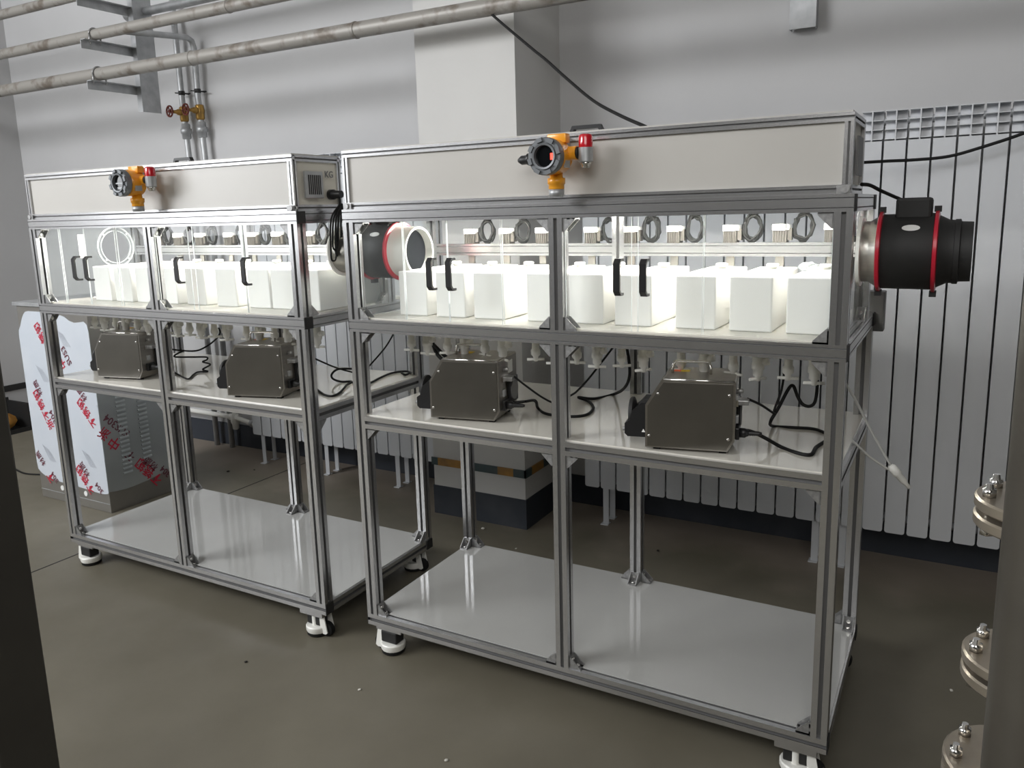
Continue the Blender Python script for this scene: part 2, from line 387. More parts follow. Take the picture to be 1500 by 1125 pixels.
# ------------------------------------------------------------------ radiators
PITCH = 0.0795
def radiator_section():
    bm = bmesh.new(); wv = PITCH - 0.0075; x0, x1 = 0.0, wv; r = 0.010
    # front panel, rounded lower corners
    poly = [(x0, 1.69), (x0, 0.185 + r)] + [(x0 + r - r * math.cos(a), 0.185 + r - r * math.sin(a)) for a in (PI / 6, PI / 3)] + [(x0 + r, 0.185), (x1 - r, 0.185)] + [(x1 - r + r * math.sin(a), 0.185 + r - r * math.cos(a)) for a in (PI / 6, PI / 3)] + [(x1, 0.185 + r), (x1, 1.69)]
    prism(bm, poly, 1.362, 1.368, 'xz')
    box(bm, x0, x0 + 0.003, 1.368, 1.44, 0.21, 1.685); box(bm, x1 - 0.003, x1, 1.368, 1.44, 0.21, 1.685)
    xm = wv / 2
    box(bm, xm - 0.0022, xm + 0.0022, 1.363, 1.452, 0.21, 1.797)           # centre fin, seen above the panel
    box(bm, x0, x1, 1.446, 1.452, 0.21, 1.80)
    # open top grille: three shallow cells above one another on either side of the fin
    for k, z in enumerate((1.697, 1.731, 1.764, 1.797)):
        box(bm, x0, x1, 1.364, 1.404 if k < 3 else 1.445, z - 0.0015, z + 0.0015)
    prism(bm, [(1.386, 1.698), (1.390, 1.698), (1.410, 1.796), (1.406, 1.796)], x0, x1, 'yz')
    box(bm, x0, x1, 1.447, 1.452, 1.69, 1.80)
    tube(bm, [(x0 - 0.004, 1.412, 1.762), (x1 + 0.0035, 1.412, 1.762)], 0.014, 10)
    tube(bm, [(x0 - 0.004, 1.412, 0.235), (x1 + 0.0035, 1.412, 0.235)], 0.014, 10)
    me = bpy.data.meshes.new('section'); bm.to_mesh(me); bm.free(); me.materials.append(M['rad']); return me
sec_me = radiator_section()
foot_bm = bmesh.new()
box(foot_bm, -0.014, 0.014, -0.045, -0.040, 0.0, 0.21); box(foot_bm, -0.014, 0.014, 0.035, 0.040, 0.0, 0.21)
box(foot_bm, -0.022, 0.014, -0.062, -0.02, 0.0, 0.004); box(foot_bm, -0.022, 0.014, 0.022, 0.06, 0.0, 0.004); box(foot_bm, -0.014, 0.014, -0.045, 0.04, 0.203, 0.208)
foot_me = bpy.data.meshes.new('foot'); foot_bm.to_mesh(foot_me); foot_bm.free(); foot_me.materials.append(M['rad'])
def radiator(x0, n, label, feet, ends=True):
    r = empty('radiator', (x0, 1.41, 0)); tag(r, label, 'radiator', None)
    for k in range(n):
        put('section', sec_me, r, (k * PITCH, -1.41, 0))
    for fx in feet: put('foot', foot_me, r, (fx - x0, 0.02, 0))
    return r
rl = radiator(-1.994, 18, 'long white column radiator on the rear wall left of the pillar', (-1.94, -1.435, -0.925))
rm = radiator(0.208 - 0.004, 14, 'white column radiator behind the right rack, just right of the pillar', (0.30, 1.235))
rr = radiator(0.222 + 14 * PITCH, 15, 'white column radiator at the far right, behind the round fan', (1.34, 2.4))
# feed pipe and valve of the left radiator
t = empty('heating_pipe', (-2.4, 1.5, 0.2)); tag(t, 'white heating pipe with valve running low along the rear wall', 'pipe')
bm = bmesh.new(); tube(bm, [(-2.0, 0.012, 0.03), (-0.62, 0.012, 0.0275), (0.10, 0.0, 0.025), (0.33, -0.06, 0.02), (0.41, -0.085, 0.03)], 0.015, 12); new('pipe', bm, 'white_pl', t)
bm = bmesh.new(); lathe(bm, [(-0.055, 0.012), (-0.05, 0.020), (-0.02, 0.022), (0.0, 0.030), (0.03, 0.028), (0.05, 0.018), (0.06, 0.014)], (0.10, 0, 0.0), (0, 0, 1), 14); lathe(bm, [(-0.045, 0.021), (-0.02, 0.023), (0.02, 0.023), (0.045, 0.021)], (0.10, 0, 0.025), (1, 0, 0), 12); new('valve', bm, 'white_pl', t)
bm = bmesh.new(); tube(bm, [(0.10, 0, 0.05), (0.10, 0, 0.30)], 0.014, 12); new('riser', bm, 'galv', t)
bm = bmesh.new(); lathe(bm, [(0, 0.018), (0.004, 0.024), (0.03, 0.024), (0.035, 0.018)], (0.30, -0.052, 0.021), (0.96, -0.27, 0.02), 6); new('union_nut', bm, 'galv', t)

# ------------------------------------------------------------------ overhead pipes and their bracket
def long_pipe(x0, x1, y, z, r, label, joints=()):
    bm = bmesh.new(); pts = [(x0 + (x1 - x0) * k / 12, 0, 0) for k in range(13)]
    tube(bm, [(p[0], 0, 0) for p in pts], r, 20)
    for jx in joints: lathe(bm, [(-0.008, r), (-0.005, r + 0.003), (0.005, r + 0.003), (0.008, r)], (jx, 0, 0), (1, 0, 0), 20)
    o = new('overhead_pipe', bm, 'pipe', None, smooth=True, loc=(0, y, z)); tag(o, label, 'pipe', 'scuffed pipes under the ceiling'); return o
long_pipe(-4.42, 3.4, 1.0, 2.281, 0.034, 'lowest and thickest overhead pipe, scuffed grey with rusty flecks', (-1.79, -0.72))
long_pipe(-4.42, 3.4, 1.0, 2.488, 0.029, 'middle overhead pipe, just above the thickest one', (-1.5,))
long_pipe(-4.42, 3.4, 1.0, 2.706, 0.027, 'topmost overhead pipe, at the upper left corner', ())
br = empty('pipe_bracket', (-2.5, 1.25, 2.1)); tag(br, 'galvanised angle iron hanger with arms carrying the overhead pipes', 'bracket')
bm = bmesh.new(); prism(bm, [(-0.066, -0.014), (-0.024, -0.014), (-0.024, 0.110), (-0.028, 0.110), (-0.028, -0.010), (-0.066, -0.010)], 0, 2.1, 'xy'); new('upright', bm, 'galv', br)
for z, y0 in ((2.243, 0.935), (2.456, 0.925), (2.675, 0.93)):
    bm = bmesh.new(); box(bm, -0.071, -0.067, y0 - 1.25, 0.01, z - 0.046 - 2.1, z - 2.1); box(bm, -0.071, -0.031, y0 - 1.25, 0.01, z - 0.004 - 2.1, z - 2.1)
    new('arm', bm, 'galv', br)
for z, r in ((2.281, 0.034), (2.488, 0.029)):
    bm = bmesh.new(); tube(bm, [(-0.05, -0.25 + (r + 0.004) * math.cos(a), z - 2.1 + (r + 0.004) * math.sin(a)) for a in [PI * k / 10 for k in range(11)]], 0.005, 8)
    for sg in (-1, 1): tube(bm, [(-0.05, -0.25 + sg * (r + 0.004), z - 2.1), (-0.05, -0.25 + sg * (r + 0.004), z - 2.1 - r - 0.02)], 0.005, 8)
    new('u_bolt', bm, 'alu_cast', br)
# short conduit that ends in a cap behind the hanger
bm = bmesh.new(); tube(bm, [(-2.66, 1.32, 2.665), (3.3, 1.32, 2.665)], 0.024, 16); lathe(bm, [(-0.035, 0.018), (-0.03, 0.032), (0.0, 0.034), (0.012, 0.030)], (-2.66, 1.32, 2.665), (1, 0, 0), 16)
o = new('conduit', bm, 'galv', None, smooth=True); tag(o, 'thin metal pipe ending in a cap behind the hanger, upper left', 'pipe')

# two thin galvanised risers with brass gate valves on the rear wall
def riser(x, ztop, label, elbow):
    t = empty('riser_pipe', (x, 1.545, 0)); tag(t, label, 'pipe', 'galvanised risers on the rear wall')
    bm = bmesh.new(); pts = [(0.01, 0, 0.0), (0.01, 0, 1.80), (0, 0, 2.1), (-0.005, 0, 2.2)]
    if elbow:
        pts += [(0, 0, 2.49), (0, -0.012, 2.525), (0, -0.045, 2.54), (0, -0.50, 2.50)]
    else: pts += [(-0.02, 0, 4.0)]
    tube(bm, pts, 0.0175, 14); new('pipe', bm, 'galv', t)
    bm = bmesh.new(); lathe(bm, [(-0.055, 0.021), (-0.045, 0.026), (-0.018, 0.026), (0, 0.030), (0.018, 0.026), (0.03, 0.026), (0.035, 0.021)], (0, 0, 2.125), (0, 0, 1), 8)
    lathe(bm, [(0, 0.020), (0.03, 0.018), (0.034, 0.012), (0.075, 0.008)], (0, -0.015, 2.125), (-0.1, -1, 0), 10); new('gate_valve', bm, 'brass', t)
    d = Vector((-0.1, -1, 0)).normalized(); c = Vector((0, -0.015, 2.125)) + d * 0.082; u, v = frame_of(d)
    bm = bmesh.new(); tube(bm, [c + (u * math.cos(2 * PI * k / 20) + v * math.sin(2 * PI * k / 20)) * 0.031 for k in range(20)], 0.0055, 6, closed=True)
    for k in range(5): tube(bm, [c, c + (u * math.cos(2 * PI * k / 5) + v * math.sin(2 * PI * k / 5)) * 0.031], 0.004, 6)
    lathe(bm, [(-0.006, 0.010), (0.006, 0.010)], c, d, 10); new('handwheel', bm, 'wheelred', t)
    bm = bmesh.new(); lathe(bm, [(-0.045, 0.020), (-0.04, 0.027), (-0.012, 0.027), (-0.010, 0.033), (0.018, 0.033), (0.02, 0.026), (0.045, 0.026), (0.05, 0.019)], (0.005, 0, 2.01), (0, 0, 1), 8); new('union', bm, 'galv', t)
    bm = bmesh.new(); lathe(bm, [(-0.012, 0.0195), (0.012, 0.0195)], (-0.003, 0, 2.24), (0, 0, 1), 14); tube(bm, [(-0.05, -0.01, 2.245), (0.05, 0.02, 2.235)], 0.004, 6); tube(bm, [(0.0, 0.02, 2.24), (0.0, 0.052, 2.24)], 0.005, 6)
    new('pipe_clip', bm, 'blackmat', t)
    return t
riser(-2.555, 4.0, 'left one of the two thin galvanised risers, running straight up', False)
riser(-2.412, 2.5, 'right one of the two thin galvanised risers, bending at an elbow', True)
# steel channel hanging at the top of the rear wall
bm = bmesh.new(); prism(bm, [(-0.05, 0.0), (0.05, 0.0), (0.05, 0.045), (0.046, 0.045), (0.046, 0.004), (-0.046, 0.004), (-0.046, 0.045), (-0.05, 0.045)], 0.0, 1.9, 'xy')
o = new('steel_channel', bm, 'galv', None, loc=(1.08, 1.545, 2.155)); tag(o, 'open steel channel hanging down the rear wall above the right rack', 'channel')

# ------------------------------------------------------------------ the wheeled racks
L_, D_ = 1.473, 0.650
Z1, Z2, Z3, Z4, Z5 = 0.1393, 0.8346, 1.1504, 1.4924, 1.6684
XM = 0.7152; YU = 0.45          # middle post, rear plane of the glazed cabinet
rack = empty('wheeled_rack', (0, 0, 0))
def add(name, bm, mats='alu', smooth=False, parent=None): return new(name, bm, mats, parent or rack, smooth)
AL = ['alu', 'slot']
FYW = 0.19
c = E_ / 2
def beam_x(name, x0, x1, y, ztop, g=1):
    bm = bmesh.new(); tslot(bm, 'x', x0, x1, (y + c, ztop - c), g); return add(name, bm, AL)
def beam_y(name, y0, y1, x, ztop, g=1):
    bm = bmesh.new(); tslot(bm, 'y', y0, y1, (x + c, ztop - c), g); return add(name, bm, AL)
def post(x, y, z0, z1):
    bm = bmesh.new(); tslot(bm, 'z', z0, z1, (x + c, y + c), 1); return add('post', bm, AL)
YR = D_ - E_
for y in (0, YR): beam_x('beam', 0, L_, y, Z1)
for x in (0, XM, L_ - E_): beam_y('beam', E_, YR, x, Z1)
for x in (0, XM, L_ - E_):
    for y in (0, YR): post(x, y, Z1, Z3 - E_)
for y in (0, YR):
    beam_x('beam', E_, XM, y, Z2); beam_x('beam', XM + E_, L_ - E_, y, Z2)
for x in (0, L_ - E_): beam_y('beam', E_, YR, x, Z2)
for y in (0, YR): beam_x('beam', 0, L_, y, Z3, 2)
for x in (0, XM, L_ - E_): beam_y('beam', E_, YR, x, Z3, 2)
for x in (0, XM, L_ - E_):
    for y in (0, YU): post(x, y, Z3, Z4 - E_)
for y in (0, YU): beam_x('beam', 0, L_, y, Z4, 2)
for x in (0, L_ - E_): beam_y('beam', E_, YU, x, Z4, 2)
beam_x('beam', E_, XM, YU, 1.365, 2); beam_x('beam', XM + E_, L_ - E_, YU, 1.365, 2)
# black end caps
cap = bmesh.new(); box(cap, 0, 0.003, 0.0005, 0.0395, -0.0395, -0.0005, bevel=0.001)
cap_me = bpy.data.meshes.new('end_cap'); cap.to_mesh(cap_me); cap.free(); cap_me.materials.append(M['blackmat'])
for z, ys in ((Z1, (0, YR)), (Z3, (0, YR)), (Z4, (0, YU))):
    for y in ys:
        put('end_cap', cap_me, rack, (L_, y, z)); put('end_cap', cap_me, rack, (-0.003, y, z))
# boards
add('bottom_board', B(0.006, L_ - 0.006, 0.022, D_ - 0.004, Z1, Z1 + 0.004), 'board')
def notched(x0, x1, y0, y1, z0, z1):
    bm = bmesh.new(); box(bm, x0, x1, y0, y1, z0, z1); return bm
add('shelf_board', notched(0.010, L_ - 0.010, 0.012, D_ - 0.006, Z2, Z2 + 0.004), 'shelf')
for x0, x1 in ((E_, XM), (XM + E_ * 0.25, L_ - E_)):
    add('cabinet_floor', B(x0, x1, 0.012, D_ - 0.01, Z3 + 0.0005, Z3 + 0.005), 'milkyboard')
add('cabinet_ceiling', B(E_, L_ - E_, 0.04, YU, Z4 - 0.008, Z4 - 0.004), 'white_pl')
for x0, x1 in ((0.08, 0.69), (0.80, 1.40)):
    lb = add('light_bar', B(x0, x1, 0.275, 0.305, Z4 - 0.022, Z4 - 0.008), 'white_pl')
    add('led_tube', B(x0 + 0.01, x1 - 0.01, 0.280, 0.300, Z4 - 0.026, Z4 - 0.021), 'led', parent=lb)

# corner brackets: cast gusset in the corner between +x and +z
def bracket_mesh():
    bm = bmesh.new(); s = 0.036; t = 0.003; w_ = 0.016
    for y in (-w_, w_ - t):
        prism(bm, [(0, 0), (s, 0), (s, 0.006), (0.006, s), (0, s)], y, y + t, 'xz')
    box(bm, 0, s, -w_, w_, 0, 0.004); box(bm, 0, 0.004, -w_, w_, 0, s)
    lathe(bm, [(0, 0.0065, 1), (0.006, 0.0065, 1)], (0.022, 0, 0.003), (0, 0, 1), 8, mi=1); lathe(bm, [(0, 0.0065, 1), (0.006, 0.0065, 1)], (0.003, 0, 0.022), (1, 0, 0), 8, mi=1)
    me = bpy.data.meshes.new('corner_bracket'); bm.normal_update(); bm.to_mesh(me); bm.free(); me.materials.append(M['alu_cast']); me.materials.append(M['chrome']); return me
br_me = bracket_mesh()
def bracket(x, y, z, ax, sx, sz):
    o = put('corner_bracket', br_me, rack)
    if ax == 'x': m_ = Matrix(((sx, 0, 0, x), (0, 1, 0, y), (0, 0, sz, z), (0, 0, 0, 1)))
    else: m_ = Matrix(((0, 1, 0, x), (sx, 0, 0, y), (0, 0, sz, z), (0, 0, 0, 1)))
    o.matrix_local = m_
XP = (0, XM, L_ - E_)
for i, x in enumerate(XP):
    for y in (0, YR):
        yc = y + c
        if i < 2: bracket(x + E_, yc, Z1 + (0.004 if y else 0.0), 'x', 1, 1)
        if i > 0: bracket(x, yc, Z1 + (0.004 if y else 0.0), 'x', -1, 1)
        if i < 2: bracket(x + E_, yc, Z3 - E_, 'x', 1, -1)
        if i > 0: bracket(x, yc, Z3 - E_, 'x', -1, -1)
        if i < 2: bracket(x + E_, yc, Z2 - E_, 'x', 1, -1)
        if i > 0: bracket(x, yc, Z2 - E_, 'x', -1, -1)
    bracket(x + c, YR, Z1 + 0.004, 'y', -1, 1)
    for y in (0,):
        yc = y + c
        if i < 2: bracket(x + E_, yc, Z3, 'x', 1, 1); bracket(x + E_, yc, Z4 - E_, 'x', 1, -1)
        if i > 0: bracket(x, yc, Z3, 'x', -1, 1); bracket(x, yc, Z4 - E_, 'x', -1, -1)
    bracket(x + c, YU, Z3, 'y', -1, 1)
bracket(L_ - c, E_, Z3, 'y', 1, 1)
bracket(L_ - c, E_, Z2 - E_, 'y', 1, -1)

# castors with levelling ring
def caster(x, y, rz):
    cst = bpy.data.objects.new('caster', None); COL.objects.link(cst); cst.parent = rack; cst.location = (x, y, 0); cst.rotation_euler = (0, 0, rz)
    zt = Z1 - E_
    new('mounting_plate', B(-0.052, 0.052, -0.022, 0.032, zt - 0.018, zt), 'alu', cst)
    bm = bmesh.new(); tube(bm, [(0, 0.012, zt - 0.018), (0, 0.012, 0.02)], 0.012, 12)
    lathe(bm, [(0.012, 0.030), (0.014, 0.040), (0.022, 0.043), (0.034, 0.043), (0.038, 0.040)], (0, 0.0, 0), (0, 0, 1), 20); new('adjuster_ring', bm, 'white_pl', cst, smooth=True)
    bm = bmesh.new(); lathe(bm, [(0.0, 0.036), (0.004, 0.040), (0.012, 0.040)], (0, 0, 0), (0, 0, 1), 20); new('rubber_foot', bm, 'rubber', cst, smooth=True)
    bm = bmesh.new(); box(bm, -0.032, 0.032, -0.024, 0.02, 0.040, zt - 0.018, bevel=0.004); new('caster_body', bm, 'blackmat', cst)
    bm = bmesh.new(); lathe(bm, [(-0.012, 0.020), (-0.009, 0.026), (0.009, 0.026), (0.012, 0.020)], (-0.045, 0, 0.0265), (0, 1, 0), 20); new('wheel', bm, 'rubber', cst, smooth=True)
    bm = bmesh.new()
    for yy in (-0.020, 0.016): prism(bm, [(-0.060, 0.020), (-0.052, 0.014), (-0.040, 0.014), (-0.030, 0.024), (-0.026, zt - 0.018), (-0.048, zt - 0.018)], yy, yy + 0.004, 'xz')
    new('fork', bm, 'white_pl', cst)
for x, y, rz in ((0.075, 0.035, 0), (L_ - 0.075, 0.035, PI), (0.075, D_ - 0.035, 0), (L_ - 0.075, D_ - 0.035, PI)): caster(x, y, rz)

# canopy box on top of the front half of the cabinet
CD = 0.235
bm = bmesh.new()
x0, x1, y0 = 0.008, L_ - 0.008, 0.006
fr = add('canopy_frame', bm, AL)
def slim(axis, a0, a1, cc):
    bm = bmesh.new(); tslot(bm, axis, a0, a1, cc, 1, 0.5); return new('frame_rail', bm, AL, fr)
for y in (y0 + .01, CD - .01):
    for z in (Z4 + .01, Z5 - .01): slim('x', x0, x1, (y, z))
    for x in (x0 + .01, x1 - .01): slim('z', Z4 + .02, Z5 - .02, (x, y))
for x in (x0 + .01, x1 - .01):
    for z in (Z4 + .01, Z5 - .01): slim('y', y0 + .02, CD - .02, (x, z))
add('canopy_front', B(x0 + .018, x1 - .018, y0 + 0.008, y0 + 0.012, Z4 + 0.018, Z5 - .018), 'composite')
add('canopy_back', B(x0 + .018, x1 - .018, CD - 0.012, CD - 0.008, Z4 + 0.018, Z5 - .018), 'composite')
add('canopy_lid', B(x0 + .004, x1 - .004, y0 + 0.004, CD - 0.004, Z5, Z5 + .004), 'composite')
for s in (0, 1):
    xx = x1 - 0.012 if s else x0 + 0.008
    add('canopy_side', B(xx, xx + .004, y0 + .018, CD - .018, Z4 + 0.018, Z5 - .018), 'cream')
    bm = bmesh.new(); tube(bm, [(x0 + 0.012 if not s else x1 - 0.012, -0.004, Z4 + 0.010), (x0 + 0.012 if not s else x1 - 0.012, 0.010, Z4 + 0.010)], 0.009, 12); box(bm, (x0 + 0.002) if not s else x1 - 0.030, (x0 + 0.030) if not s else x1 - 0.002, 0.0, 0.006, Z4, Z4 + 0.018); add('corner_connector', bm, 'alu_cast')
for x in (0.30, 1.17):
    bm = bmesh.new(); box(bm, x - .025, x + .025, CD - 0.035, CD - 0.008, Z5 + .004, Z5 + .008)
    for k in (-1, 1): lathe(bm, [(0, .005), (.003, .005)], (x + k * .014, CD - .022, Z5 + .008), (0, 0, 1), 8)
    add('lid_hinge', bm, 'chrome')
# glazing
def pane(x0, x1, y, z0=Z3 + 0.005, z1=Z4 - E_, name='sliding_door'):
    p = new(name, B(x0, x1, y, y + 0.0028, z0, z1), 'acrylic', rack)
    for xa in (x0, x1 - .0012): new('door_edge', B(xa, xa + 0.0010, y - .0002, y + 0.0030, z0, z1), 'edge', p)
    return p
def handle(p, x, y):
    bm = bmesh.new(); zc = 1.298; h = 0.048; d = 0.030
    prof = [(0, h), (-d * 0.62, h), (-d, h - 0.012), (-d, -h + 0.012), (-d * 0.62, -h), (0, -h)]
    inn = [(0, -h + 0.007), (-d * 0.55, -h + 0.007), (-d + 0.0065, -h + 0.016), (-d + 0.0065, h - 0.016), (-d * 0.55, h - 0.007), (0, h - 0.007)]
    poly = [(y + a, zc + b) for a, b in prof] + [(y + a, zc + b) for a, b in inn]
    prism(bm, poly, x - 0.009, x + 0.009, 'yz'); new('door_handle', bm, 'black', p)
DOORS = []
# actuators on the rear beam, each with its label and coil of cable
TX = [0.180, 0.322, 0.462, 0.640, 0.776, 0.916, 1.088, 1.230, 1.370]
for i, x in enumerate(TX):
    bm = bmesh.new(); box(bm, -0.019, 0.019, -0.016, 0.020, 0, 0.034)
    for k in range(6): box(bm, -0.019 + k * 0.0072, -0.0165 + k * 0.0072, -0.020, -0.016, 0, 0.034)
    a = new('actuator', bm, 'motor', rack, loc=(x, YU + 0.018, 1.365))
    bm = bmesh.new(); box(bm, -0.021, 0.016, -0.022, 0.021, 0.034, 0.052, bevel=0.002); box(bm, 0.0185, 0.026, -0.020, 0.018, 0.036, 0.050)
    new('head_cover', bm, 'label', a)
    bm = bmesh.new(); box(bm, 0.020, 0.032, -0.012, 0.012, 0.006, 0.040); new('connector', bm, 'motor', a)
    rnd = random.Random(i * 3 + 1)
    cx = x + 0.062; cz = 1.365 + 0.042; pts = []
    nt = 3 if i % 2 else 4
    for k in range(nt * 16 + 1):
        an = 2 * PI * k / 16 + 2.5; rr_ = 0.034 + 0.005 * math.sin(k * 0.7 + i) + rnd.uniform(-.003, .003)
        pts.append((cx - x + rr_ * 0.72 * math.cos(an), 0.004 * (k / 16) - 0.004, cz - 1.365 + rr_ * 1.05 * math.sin(an)))
    pts = [(0.03, 0, 0.022), (0.040, 0, 0.010)] + pts + [(0.075, 0.01, 0.085), (0.08, 0.01, 0.118)]
    bm = bmesh.new(); tube(bm, pts, 0.0040, 6); new('coiled_cable', bm, 'rubber', a)
    bm = bmesh.new(); box(bm, -0.012, 0.012, -0.008, 0.0, -0.068, -0.040); new('beam_clip', bm, 'steel', a)
# drain valves under the cabinet floor, two to a tank
def valve(x, y, z, kind, rz):
    bm = bmesh.new()
    if kind == 0:
        lathe(bm, [(Z3 - E_ + 0.01 - z, 0.015), (0.045, 0.015), (0.043, 0.017), (0.028, 0.017), (0.026, 0.0135), (0.012, 0.0135), (0.008, 0.008), (-0.004, 0.007)], (0, 0, 0), (0, 0, -1) if False else (0, 0, 1), 8)
        tube(bm, [(0.004, 0.0, 0.045), (0.028, 0, 0.050)], 0.010, 8)
    else:
        lathe(bm, [(Z3 - E_ + 0.01 - z, 0.010), (0.034, 0.011), (0.030, 0.0145), (0.016, 0.0145), (0.010, 0.008), (-0.004, 0.0065)], (0, 0, 0), (0, 0, 1), 10)
    o = new('drain_valve', bm, 'white_pl', rack, loc=(x, y, z))
    bm = bmesh.new(); dx, dy = math.cos(rz), math.sin(rz)
    tube(bm, [(-0.026 * dx, -0.026 * dy, 0.002), (0.026 * dx, 0.026 * dy, 0.001)], 0.0042, 8); new('valve_handle', bm, 'white_pl', o)
for i, x in enumerate(TX):
    rnd = random.Random(i)
    valve(x + 0.014, 0.15, 1.024, 0, rnd.choice((-0.5, 0.3, 0.9, 0.1)))
    valve(x - 0.05, 0.15, 1.032, 1, rnd.choice((-0.3, 0.2, 0.6)))

# second rack: copy of the first, set down to its left
rackB = copy_tree(rack)
rackB.location = (-1.642, -0.024, 0)
rack_root_A = rack
tag(rack_root_A, 'right wheeled aluminium rack with lit glazed cabinet and fan on its right end', 'rack', 'aluminium profile racks')
tag(rackB, 'left wheeled aluminium rack with lit cabinet, its end vent facing the other rack', 'rack', 'aluminium profile racks')

def lid_handle(x):
    bm = bmesh.new(); prism(bm, [(-0.050, 0), (-0.040, 0.020), (0.040, 0.020), (0.050, 0), (0.040, 0), (0.034, 0.011), (-0.034, 0.011), (-0.040, 0)], -0.008, 0.008, 'xz'); bmesh.ops.translate(bm, verts=bm.verts, vec=(x, 0.07, Z5 + .004)); add('lid_handle', bm, 'black', parent=rack)
def side_pane(x, hy, hz, hr):
    bm = bmesh.new(); y0, y1, z0, z1 = E_, YU, Z3 + 0.005, Z4 - E_; n = 40; rows = []
    for xx in (x, x + 0.004):
        inn, outr = [], []
        for k in range(n):
            a = 2 * PI * k / n; cy, cz = math.cos(a), math.sin(a)
            t = min(((y1 - hy) if cy > 0 else (y0 - hy)) / cy if abs(cy) > 1e-6 else 9, ((z1 - hz) if cz > 0 else (z0 - hz)) / cz if abs(cz) > 1e-6 else 9)
            r_ = min(hr, t - 0.004)
            inn.append(bm.verts.new((xx, hy + r_ * cy, hz + r_ * cz))); outr.append(bm.verts.new((xx, hy + t * cy, hz + t * cz)))
        rows.append((inn, outr))
    for k in range(n):
        q = (k + 1) % n
        bm.faces.new((rows[0][0][k], rows[0][0][q], rows[0][1][q], rows[0][1][k])); bm.faces.new((rows[1][0][k], rows[1][1][k], rows[1][1][q], rows[1][0][q]))
        bm.faces.new((rows[0][0][k], rows[1][0][k], rows[1][0][q], rows[0][0][q])); bm.faces.new((rows[0][1][k], rows[0][1][q], rows[1][1][q], rows[1][1][k]))
    bmesh.ops.recalc_face_normals(bm, faces=bm.faces); return new('side_pane', bm, 'acrylic', rack)
def port_ring(hy, hz):
    bm = bmesh.new()
    for r0, r1 in ((0.084, 0.090), (0.070, 0.073)):
        rings = []
        for rr_, xx in ((r0, 0.0), (r1, 0.0), (r1, 0.006), (r0, 0.006)):
            rings.append([bm.verts.new((0.020 + xx, hy + rr_ * math.cos(2 * PI * k / 36), hz + rr_ * math.sin(2 * PI * k / 36))) for k in range(36)])
        for a in range(4):
            for k in range(36): bm.faces.new((rings[a][k], rings[a][(k + 1) % 36], rings[(a + 1) % 4][(k + 1) % 36], rings[(a + 1) % 4][k]))
    for k in range(4): lathe(bm, [(0, .005), (.010, .005)], (0.020, hy + 0.078 * math.cos(PI / 4 + k * PI / 2), hz + 0.078 * math.sin(PI / 4 + k * PI / 2)), (1, 0, 0), 8)
    bmesh.ops.recalc_face_normals(bm, faces=bm.faces); add('port_ring', bm, 'clearring', parent=rack)
rack = rack_root_A
lid_handle(0.80); side_pane(0.016, FYW, 1.352, 0.093); side_pane(L_ - 0.020, FYW, 1.352, 0.078)
for a, b_, h in ((0.042, 0.215, None), (0.215, 0.376, 0.328), (0.378, 0.558, 0.396), (0.558, 0.713, None), (0.757, 0.947, 0.916), (0.963, 1.133, 0.987), (1.133, 1.43, None)):
    p = pane(a, b_, 0.014 if h else 0.022)
    if h: handle(p, h, 0.014)
rack = rackB
lid_handle(0.885); side_pane(0.016, 0.362, 1.364, 0.066); port_ring(0.362, 1.364); add('paper_label', B(0.0205, 0.0210, 0.190, 0.218, 1.325, 1.425), 'label', parent=rackB); side_pane(L_ - 0.020, FYW + 0.024, 1.352, 0.078)
for a, b_, h in ((0.042, 0.170, None), (0.172, 0.336, 0.292), (0.338, 0.525, 0.366), (0.525, 0.713, None), (0.757, 0.935, 0.892), (0.948, 1.2, None), (1.205, 1.43, 1.228)):
    p = pane(a, b_, 0.014 if h else 0.022)
    if h: handle(p, h, 0.014)
# end of the left canopy: louvred vent, plate with letters, socket
v = new('vent_frame', B(L_ - 0.006, L_ + 0.004, 0.050, 0.132, Z4 + 0.040, Z4 + 0.126, bevel=0.002), 'galv', rack)
for k in range(7): new('vent_slot', B(L_ + 0.004, L_ + 0.0055, 0.063 + k * 0.0088, 0.067 + k * 0.0088, Z4 + 0.052, Z4 + 0.114), 'blackmat', v)
R90 = Matrix(((0, 0, 1, 0), (1, 0, 0, 0), (0, 1, 0, 0), (0, 0, 0, 1)))
tm = text_mesh('plate_lettering', 'KG', 0.030, 'greybox', rack, Matrix.Translation((L_ - 0.0045, 0.150, Z4 + 0.108)) @ R90, 0.0008)
bm = bmesh.new(); lathe(bm, [(0, 0.017), (0.018, 0.017), (0.022, 0.013), (0.05, 0.012)], (L_ - 0.006, 0.172, Z4 + 0.052), (1, 0, 0), 14); add('mains_plug', bm, 'black')
for k in range(4):
    bm = bmesh.new(); o_ = k * 0.010; dn = (0.115, 0.150, 0.130, 0.165)[k]; yy = 0.160 - 0.012 * k
    tube(bm, smooth_path([(L_ + 0.030, 0.172, Z4 + 0.05), (L_ + 0.036, 0.168, Z4 + 0.02), (L_ + 0.034, yy, Z4 - 0.03), (L_ + 0.034, yy - 0.012, Z4 - dn + 0.02), (L_ + 0.036, yy - 0.004, Z4 - dn), (L_ + 0.038, yy + 0.010, Z4 - dn + 0.02), (L_ + 0.042, yy + 0.016, Z4 - 0.03), (L_ + 0.04, 0.176, Z4 + 0.02)], 5), 0.0032, 6); add('hanging_cable', bm, 'rubber')
rack = rack_root_A
add('side_vent', B(L_ - 0.006, L_ - 0.002, 0.055, 0.145, Z4 + 0.040, Z4 + 0.128, bevel=0.001), 'greybox')
bm = bmesh.new(); box(bm, 1.38, 1.50, 0.652, 0.70, 1.09, 1.21, bevel=0.003); add('switch_box', bm, 'greybox')

